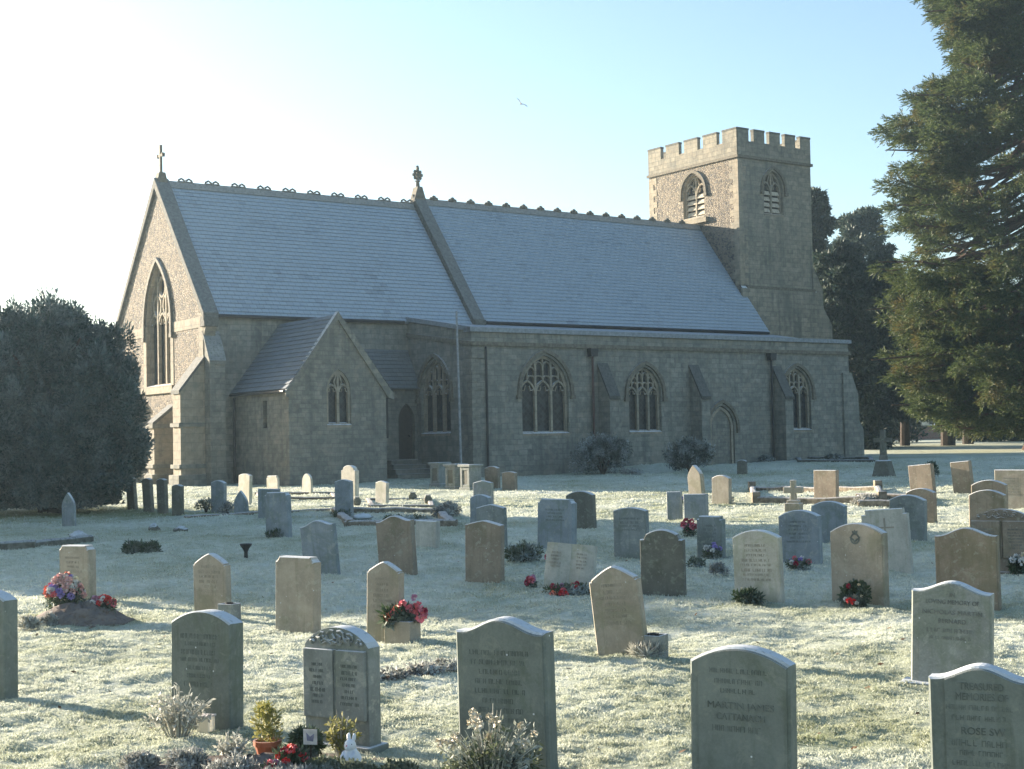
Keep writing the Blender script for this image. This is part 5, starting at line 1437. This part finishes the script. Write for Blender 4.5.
bush(719, 576, 9, 15, M['heather'], 'rosy heather clump in front of the lilac flowers', 'plant', 'heather', .06, 700, 7, .7, 66, False, .25, .9)
flowers(796, 569, 13, 12, ('whitefl', 'pink', 'lilac', 'crimson'), 'pink and white frosted flowers at the foot of a blue-grey round-topped headstone', 'leaf', 8, 3, 11, leafn=700, off=-.2)
flowers(1014, 572, 13, 22, ('whitefl', 'whitefl', 'cream'), 'white flowers and dark leaves at the right edge before the scroll-carved double headstone', 'darkleaf', 9, 4.2, 12, leafn=900, off=-.25)
# poppy wreath
P = ground(853, 606); s = scale_at(P); root = empty('poppy_wreath', (P.x, P.y - .12, P.z + .13), -R(36)); root.rotation_euler = (R(-28), 0, -R(36)); tag(root, 'wreath of dark leaves with red poppies leaning on the badge headstone', 'wreath')
V = [clump((.115 * math.cos(a), 0, .115 * math.sin(a)), (.055, .05, .055), 90, .055, .026, 1, .1) for a in np.linspace(0, 6.28, 15)[:-1]]; kite_obj('leaves', V, M['darkleaf'], root)
petals(root, [(-.07, -.06, .09, .032, 'crimson'), (.05, -.06, .11, .02, 'cream'), (-.03, -.07, -.09, .04, 'red'), (.02, -.07, -.10, .038, 'red'), (-.08, -.06, -.07, .03, 'whitefl'), (.06, -.06, -.11, .025, 'whitefl'), (.1, -.05, -.02, .018, 'cream')], 'poppy')

# bare frosted bed strip in the middle
P = ground(422, 676); s = scale_at(P); root = empty('bare_flower_bed', (P.x, P.y, float(hgt(P.x, P.y))), R(38)); tag(root, 'narrow strip of bare frosted soil and dead plants left of the largest headstone', 'flower bed')
b = MB(); r = np.random.default_rng(4); rs = []
for i in range(5):
    f = i / 4; k = 1 - .9 * f
    rs.append([(.72 * k * math.cos(2 * math.pi * j / 22) * (1 + .08 * r.normal()), .17 * k * math.sin(2 * math.pi * j / 22) * (1 + .1 * r.normal()), -.04 + .09 * f + .015 * r.normal()) for j in range(22)])
b.rings(rs); b.build('soil', M['soil'], root, smooth=True)
V = [clump((r.uniform(-.62, .62), r.uniform(-.12, .12), .05), (.07, .06, .05), 60, .035, .02, 1, .3) for _ in range(34)]; kite_obj('dead_plants', V, M['heather'], root)

# ---- planted bed along the bottom, left of centre
def at_bed(px, py): P = ground(px, py); return P, scale_at(P)
P, s = at_bed(250, 768); root = empty('soil_bed', (P.x, P.y, float(hgt(P.x, P.y))), R(6)); tag(root, 'bed of dark soil under the plants in the left foreground', 'flower bed')
b = MB(); rs = []; r = np.random.default_rng(14)
for i in range(5):
    f = i / 4; k = 1 - .9 * f
    rs.append([(1.0 * k * math.cos(2 * math.pi * j / 30) * (1 + .05 * r.normal()), .5 * k * math.sin(2 * math.pi * j / 30) * (1 + .05 * r.normal()), -.05 + .1 * f + .01 * r.normal()) for j in range(30)])
b.rings(rs); b.build('soil', M['soil'], root, smooth=True)
def tuft(px, py, half_px, h_px, mat, label, cat, name, n=150, w=.010, seed=1, droop=.5, heads=None, off=0.0):
    """arching stems with small leaves along them"""
    P, s = at_bed(px, py); rx, rz = half_px / s, h_px / s; r = np.random.default_rng(seed)
    P = P + Vector((0, off, 0))
    root = empty(name, (P.x, P.y, float(hgt(P.x, P.y)))); tag(root, label, cat); b = MB(); L = []; tips_ = []
    for i in range(n):
        a = r.random() * 6.28; k = r.random() ** .6; h_ = rz * r.uniform(.45, 1.0) * (1 - .3 * k); x, y = math.cos(a) * rx * k, math.sin(a) * rx * .8 * k
        p0 = np.array([x * .25, y * .25, -.02]); p1 = np.array([x * .6, y * .6, h_ * .65]); p2 = np.array([x, y, h_ * (1 - droop * .25 * k)])
        b.tube([p0, p1, p2], [w * .5, w * .4, w * .2], 4); tips_.append(p2)
        for q in range(7):
            f = r.uniform(.3, 1); c = p0 * (1 - f) ** 2 + 2 * p1 * f * (1 - f) + p2 * f * f; L.append((c, unit(r.normal(size=3) + np.array([x, y, .3]))))
    b.build('stems', M['twig'], root)
    kite_obj('leaves', kites(np.array([q[0] for q in L]), np.array([q[1] for q in L]), .045, .018), mat, root)
    if heads:
        for i in range(heads[0]):
            p = tips_[i]; o = kite_obj('flower_head', blossom_v((0, 0, 0), heads[1] * r.uniform(.8, 1.2), 22), M[heads[2]], root); o.location = (p[0], p[1], max(p[2], rz * .55))
    return root
tuft(188, 732, 36, 58, M['twig'], 'wispy frosted plant in front of the dark round-topped headstone', 'plant', 'wispy_plant', 70, .008, 71, off=-.3)
tuft(492, 788, 54, 104, M['leaf'], 'clump of withered white flowers in front of the largest headstone', 'flowers', 'withered_flowers', 90, .010, 72, heads=(16, .032, 'deadfl'), off=-.25)
bush(492, 784, 50, 54, M['leaf'], 'frosted green leaves under the withered white flowers', 'plant', 'frosted_plant', .05, 2600, 16, .7, 73, off=-.3)
tuft(345, 752, 17, 55, M['gold'], 'feathery brown plant leaning on the crest-carved double headstone', 'plant', 'feathery_plant', 60, .007, 74, off=-.18)
bush(310, 752, 17, 34, M['darkleaf'], 'round dark green holly clump left of the picture card', 'plant', 'holly_clump', .045, 1500, 10, .8, 75, off=-.25)
tuft(231, 765, 18, 42, M['twig'], 'wispy pale dry stems left of the potted golden conifer', 'plant', 'dry_stems', 45, .006, 76)
for i, (px, py, hw_, h_, m_, lb) in enumerate(((140, 768, 20, 18, 'heather', 'brown frosted heather at the left end of the planted bed'), (186, 772, 24, 20, 'heather', 'grey frosted heather second from the left in the planted bed'), (232, 780, 30, 27, 'heather', 'mauve frosted heather below the dry stems in the planted bed'), (285, 784, 28, 15, 'heather', 'dark frosted heather below the potted golden conifer'),
        (322, 778, 26, 16, 'leaf', 'pale frosted leafy mat below the holly clump'), (358, 782, 20, 20, 'leaf', 'frosted leafy mat below the white rabbit'), (398, 780, 24, 20, 'leaf', 'frosted low plant right of the white rabbit'))):
    bush(px, py, hw_, h_, M[m_], lb, 'plant', 'heather' if m_ == 'heather' else 'frosted_plant', .032, 1900, 14, .7, 80 + i, False, .45, .5)
# golden conifer in a clay pot
P, s = at_bed(269, 757); root = empty('potted_conifer', (P.x, P.y - .05, float(hgt(P.x, P.y)))); tag(root, 'small golden conifer in a terracotta pot in the planted bed', 'potted plant')
b = MB(); b.lathe([(.055, -.02), (.085, .09), (.095, .09), (.095, .12), (.08, .12), (.075, .10)], n=16); b.build('pot', M['clay'], root, smooth=False)
V = [clump((.045 * math.cos(i * 2.4), .045 * math.sin(i * 2.4), .13 + .028 * i), (.066 - .004 * i, .066 - .004 * i, .05), 75, .038, .015, 1, .9) for i in range(8)]; kite_obj('foliage', V, M['gold'], root)
flowers(300, 764, 17, 30, ('red', 'crimson', 'red', 'mauve', 'red'), 'red flowers at the foot of the holly clump', 'darkleaf', 8, 4.5, 20, off=-.38, leafn=500)
flowers(283, 768, 10, 18, ('mauve', 'pink', 'crimson'), 'mauve flowers beside the terracotta pot', 'leaf', 6, 3.5, 21, off=-.35, leafn=200)
# picture card on a stick
P, s = at_bed(320, 756); root = empty('memorial_card', (P.x, P.y - .42, float(hgt(P.x, P.y))), -R(12)); tag(root, 'pale square picture card on a thin stick in the planted bed', 'card')
b = MB(); b.box(-.005, .005, -.003, .003, -.05, .22); b.build('stick', M['bark'], root)
b = MB(); b.box(-.045, .045, -.009, -.004, .175, .27); cd = b.build('card', M['card'], root)
b = MB(); b.prism([(-.02, .20), (.02, .195), (.028, .245), (0, .225), (-.025, .25)], -.0115, -.0088, lambda a, z_, d: (a, d, z_)); b.build('printed_shape', plain('card_print', (.2, .19, .26)), cd)
# white rabbit figure
P, s = at_bed(355, 757); root = empty('rabbit_ornament', (P.x + .01, P.y - .30, float(hgt(P.x, P.y))), -R(25)); root.scale = (.94,) * 3; tag(root, 'white glazed rabbit ornament sitting up beside the crest-carved headstone', 'ornament')
b = MB(); b.lathe([(.03, -.01), (.062, .0), (.074, .035), (.073, .07), (.060, .10), (.042, .125), (.034, .14)], n=18)
b.ball((0, -.012, .162), .041, 14, 9); b.ball((0, -.042, .153), .022, 10, 7); b.ball((0, .075, .035), .022, 8, 6)
for k in (-1, 1):
    b.tube([(k * .016, .0, .185), (k * .020, .004, .205), (k * .022, .008, .228), (k * .020, .010, .240)], [.011, .0145, .012, .004], 8)
    b.tube([(k * .035, -.02, .115), (k * .038, -.055, .09), (k * .022, -.072, .085)], [.017, .015, .012], 8)
    b.tube([(k * .035, -.02, .012), (k * .036, -.07, .014), (k * .034, -.09, .018)], [.024, .022, .012], 8)
b.build('body', M['white'], root, smooth=True)
for k in (-1, 1):
    b = MB(); b.ball((k * .027, -.036, .174), .004, 8, 5); b.build('eye', M['black'], root)
b = MB(); b.ball((0, -.058, .166), .006, 6, 4); b.build('nose', M['pink'], root)
# frosted glass lantern by the dark headstone
P, s = at_bed(209, 727); root = empty('grave_lantern', (P.x + .02, P.y - .2, float(hgt(P.x, P.y))), -R(20)); tag(root, 'small pale square lantern at the foot of the dark round-topped headstone', 'lantern')
lg = NT('frosted_lantern_glass'); lg.b.inputs['Transmission Weight'].default_value = .5; M['lantern'] = lg.done((.8, .76, .66), .5)
b = MB(); b.box(-.048, .048, -.048, .048, 0, .13); b.build('glass_box', M['lantern'], root, bevel=.004)
b = MB(); b.box(-.054, .054, -.054, .054, .131, .142); b.box(-.054, .054, -.054, .054, -.02, -.001); b.build('lid', M['card'], root)
HAZE = 0.00043
EXPOSURE = 2.12
# ------------------------------------------------------------------ beyond the trees, the bird, sky, light, air
g0 = at_depth(885, 440, 135); g1 = at_depth(955, 440, 142)
def gp(v): return Vector((v.x, v.y, float(gh(v.x, v.y))))
g0, g1 = gp(g0), gp(g1); d = (g1 - g0); L = Vector((d.x, d.y, 0)).length; root = empty('brick_wall', g0, math.atan2(d.y, d.x)); tag(root, 'low red brick wall seen between the trunks beyond the churchyard', 'wall')
b = MB(); b.box(-4, L + 6, -.15, .15, -.5, 1.25); b.build('wall', M['brick'], root)
b = MB(); b.box(-4.05, L + 6.05, -.2, .2, 1.25, 1.36); b.build('coping', M['ridge'], root)
g2 = gp(at_depth(912, 440, 170)); root = empty('far_house', g2, R(-10)); tag(root, 'pale far house glimpsed between the tree trunks', 'house')
b = MB(); wall_panel(b, [(-5, -.5), (5, -.5), (5, 3.2), (-5, 3.2)], [[(-3.5, .9), (-2.3, .9), (-2.3, 2.2), (-3.5, 2.2)], [(2, .9), (3.2, .9), (3.2, 2.2), (2, 2.2)], [(-.5, 0), (.5, 0), (.5, 2.1), (-.5, 2.1)]], lambda a, z_, d_: (a, d_, z_), .15)
b.add([(-5, 0, -.5), (-5, 6, -.5), (-5, 6, 3.2), (-5, 3, 5.4), (-5, 0, 3.2), (5, 0, -.5), (5, 6, -.5), (5, 6, 3.2), (5, 3, 5.4), (5, 0, 3.2)], [(0, 1, 2, 3, 4), (5, 6, 7, 8, 9), (1, 6, 7, 2)])
b.build('wall', M['pale'], root)
b = MB(); slope(b, -5.3, 5.3, (-.3, 3.0), (3, 5.5), XYZ, 12); slope(b, -5.3, 5.3, (6.3, 3.0), (3, 5.5), XYZ, 12); b.build('roof', M['slate'], root)
for x in (-2.9, 2.6):
    b = MB(); b.box(x - .6, x + .6, .1, .13, .9, 2.2); w_ = b.build('window', M['glass'], root); b = MB(); b.box(x - .03, x + .03, .06, .098, .9, 2.2); b.box(x - .6, x + .6, .062, .097, 1.5, 1.56); b.build('frame', M['white'], w_)
b = MB(); b.box(-.5, .5, .1, .13, -.1, 2.1); b.build('door', M['oak'], root)

# bird gliding high over the nave
q = at_depth(521, 104, 102); root = empty('bird', q, R(20)); root.rotation_euler = (R(10), R(35), R(20)); tag(root, 'lone dark bird gliding in the pale sky above the nave', 'bird')
b = MB(); b.tube([(0, -.16, 0), (0, -.1, .01), (0, .05, .012), (0, .16, 0), (0, .24, -.005)], [.02, .05, .065, .04, .008], 8)
b.prism([(-.03, .16), (.03, .16), (.07, .30), (-.07, .30)], -.008, 0, lambda a, z_, d_: (a, z_, d_))
for k in (-1, 1):
    rs = []
    for t_, (ch, zz) in ((.02, (.15, .02)), (.14, (.17, .09)), (.30, (.12, .15)), (.46, (.03, .13))):
        rs.append([(k * t_, -ch * .6, zz), (k * t_, 0, zz + .03), (k * t_, ch * .8, zz), (k * t_, 0, zz - .02)])
    b.rings(rs)
b.build('body', M['iron'], root)

# ---- sky, sun
SUN_AZ, SUN_EL = R(-54.5), R(11.5)                # measured from the view direction (+Y), negative = to the left
w = bpy.data.worlds.new('World'); SC.world = w; w.use_nodes = True
nt = w.node_tree; bg = nt.nodes['Background']; sk = nt.nodes.new('ShaderNodeTexSky'); sk.sky_type = 'NISHITA'; sk.sun_disc = False
sk.sun_elevation = SUN_EL; sk.sun_rotation = SUN_AZ; sk.air_density = 1.0; sk.dust_density = 1.2; sk.ozone_density = 2.0; sk.altitude = 50
nt.links.new(sk.outputs[0], bg.inputs[0]); bg.inputs[1].default_value = .074
sl = bpy.data.lights.new('sun', 'SUN'); sl.energy = 5.0; sl.angle = R(.53); sl.color = (1.0, .87, .70)
so = bpy.data.objects.new('sun', sl); C.objects.link(so)
sd = Vector((math.sin(SUN_AZ) * math.cos(SUN_EL), math.cos(SUN_AZ) * math.cos(SUN_EL), math.sin(SUN_EL)))
so.rotation_euler = sd.to_track_quat('Z', 'Y').to_euler(); so.location = sd * 100

# ---- thin frosty haze
if HAZE > 0:
    b = MB(); b.box(-120, 120, -15, 260, -3, 36); t = NT('haze_air')
    t.n.remove(t.b); v = t.node('ShaderNodeVolumePrincipled'); v.inputs['Color'].default_value = (.62, .84, 1, 1); v.inputs['Density'].default_value = HAZE; v.inputs['Anisotropy'].default_value = .6
    t.link(v.outputs[0], t.out.inputs['Volume']); o = b.build('haze', t.mat); tag(o, 'thin frosty haze over the churchyard', kind='stuff')

# ---- camera
cam = bpy.data.cameras.new('camera'); co = bpy.data.objects.new('camera', cam); C.objects.link(co)
cam.sensor_fit = 'HORIZONTAL'; cam.sensor_width = 36; cam.lens = 36 * F_PX / 1024; cam.clip_start = .1; cam.clip_end = 3000
mw = Matrix((RT, UP, -FW)).transposed().to_4x4(); mw.translation = CAM; co.matrix_world = mw
SC.camera = co
SC.render.engine = 'CYCLES'; SC.cycles.use_denoising = True; SC.cycles.max_bounces = 6; SC.cycles.transparent_max_bounces = 8; SC.cycles.volume_bounces = 1
try: SC.cycles.denoiser = 'OPENIMAGEDENOISE'
except Exception: pass
SC.view_settings.view_transform = 'Standard'; SC.view_settings.look = 'None'; SC.view_settings.gamma = 1; SC.view_settings.exposure = EXPOSURE
SC.view_settings.use_curve_mapping = False
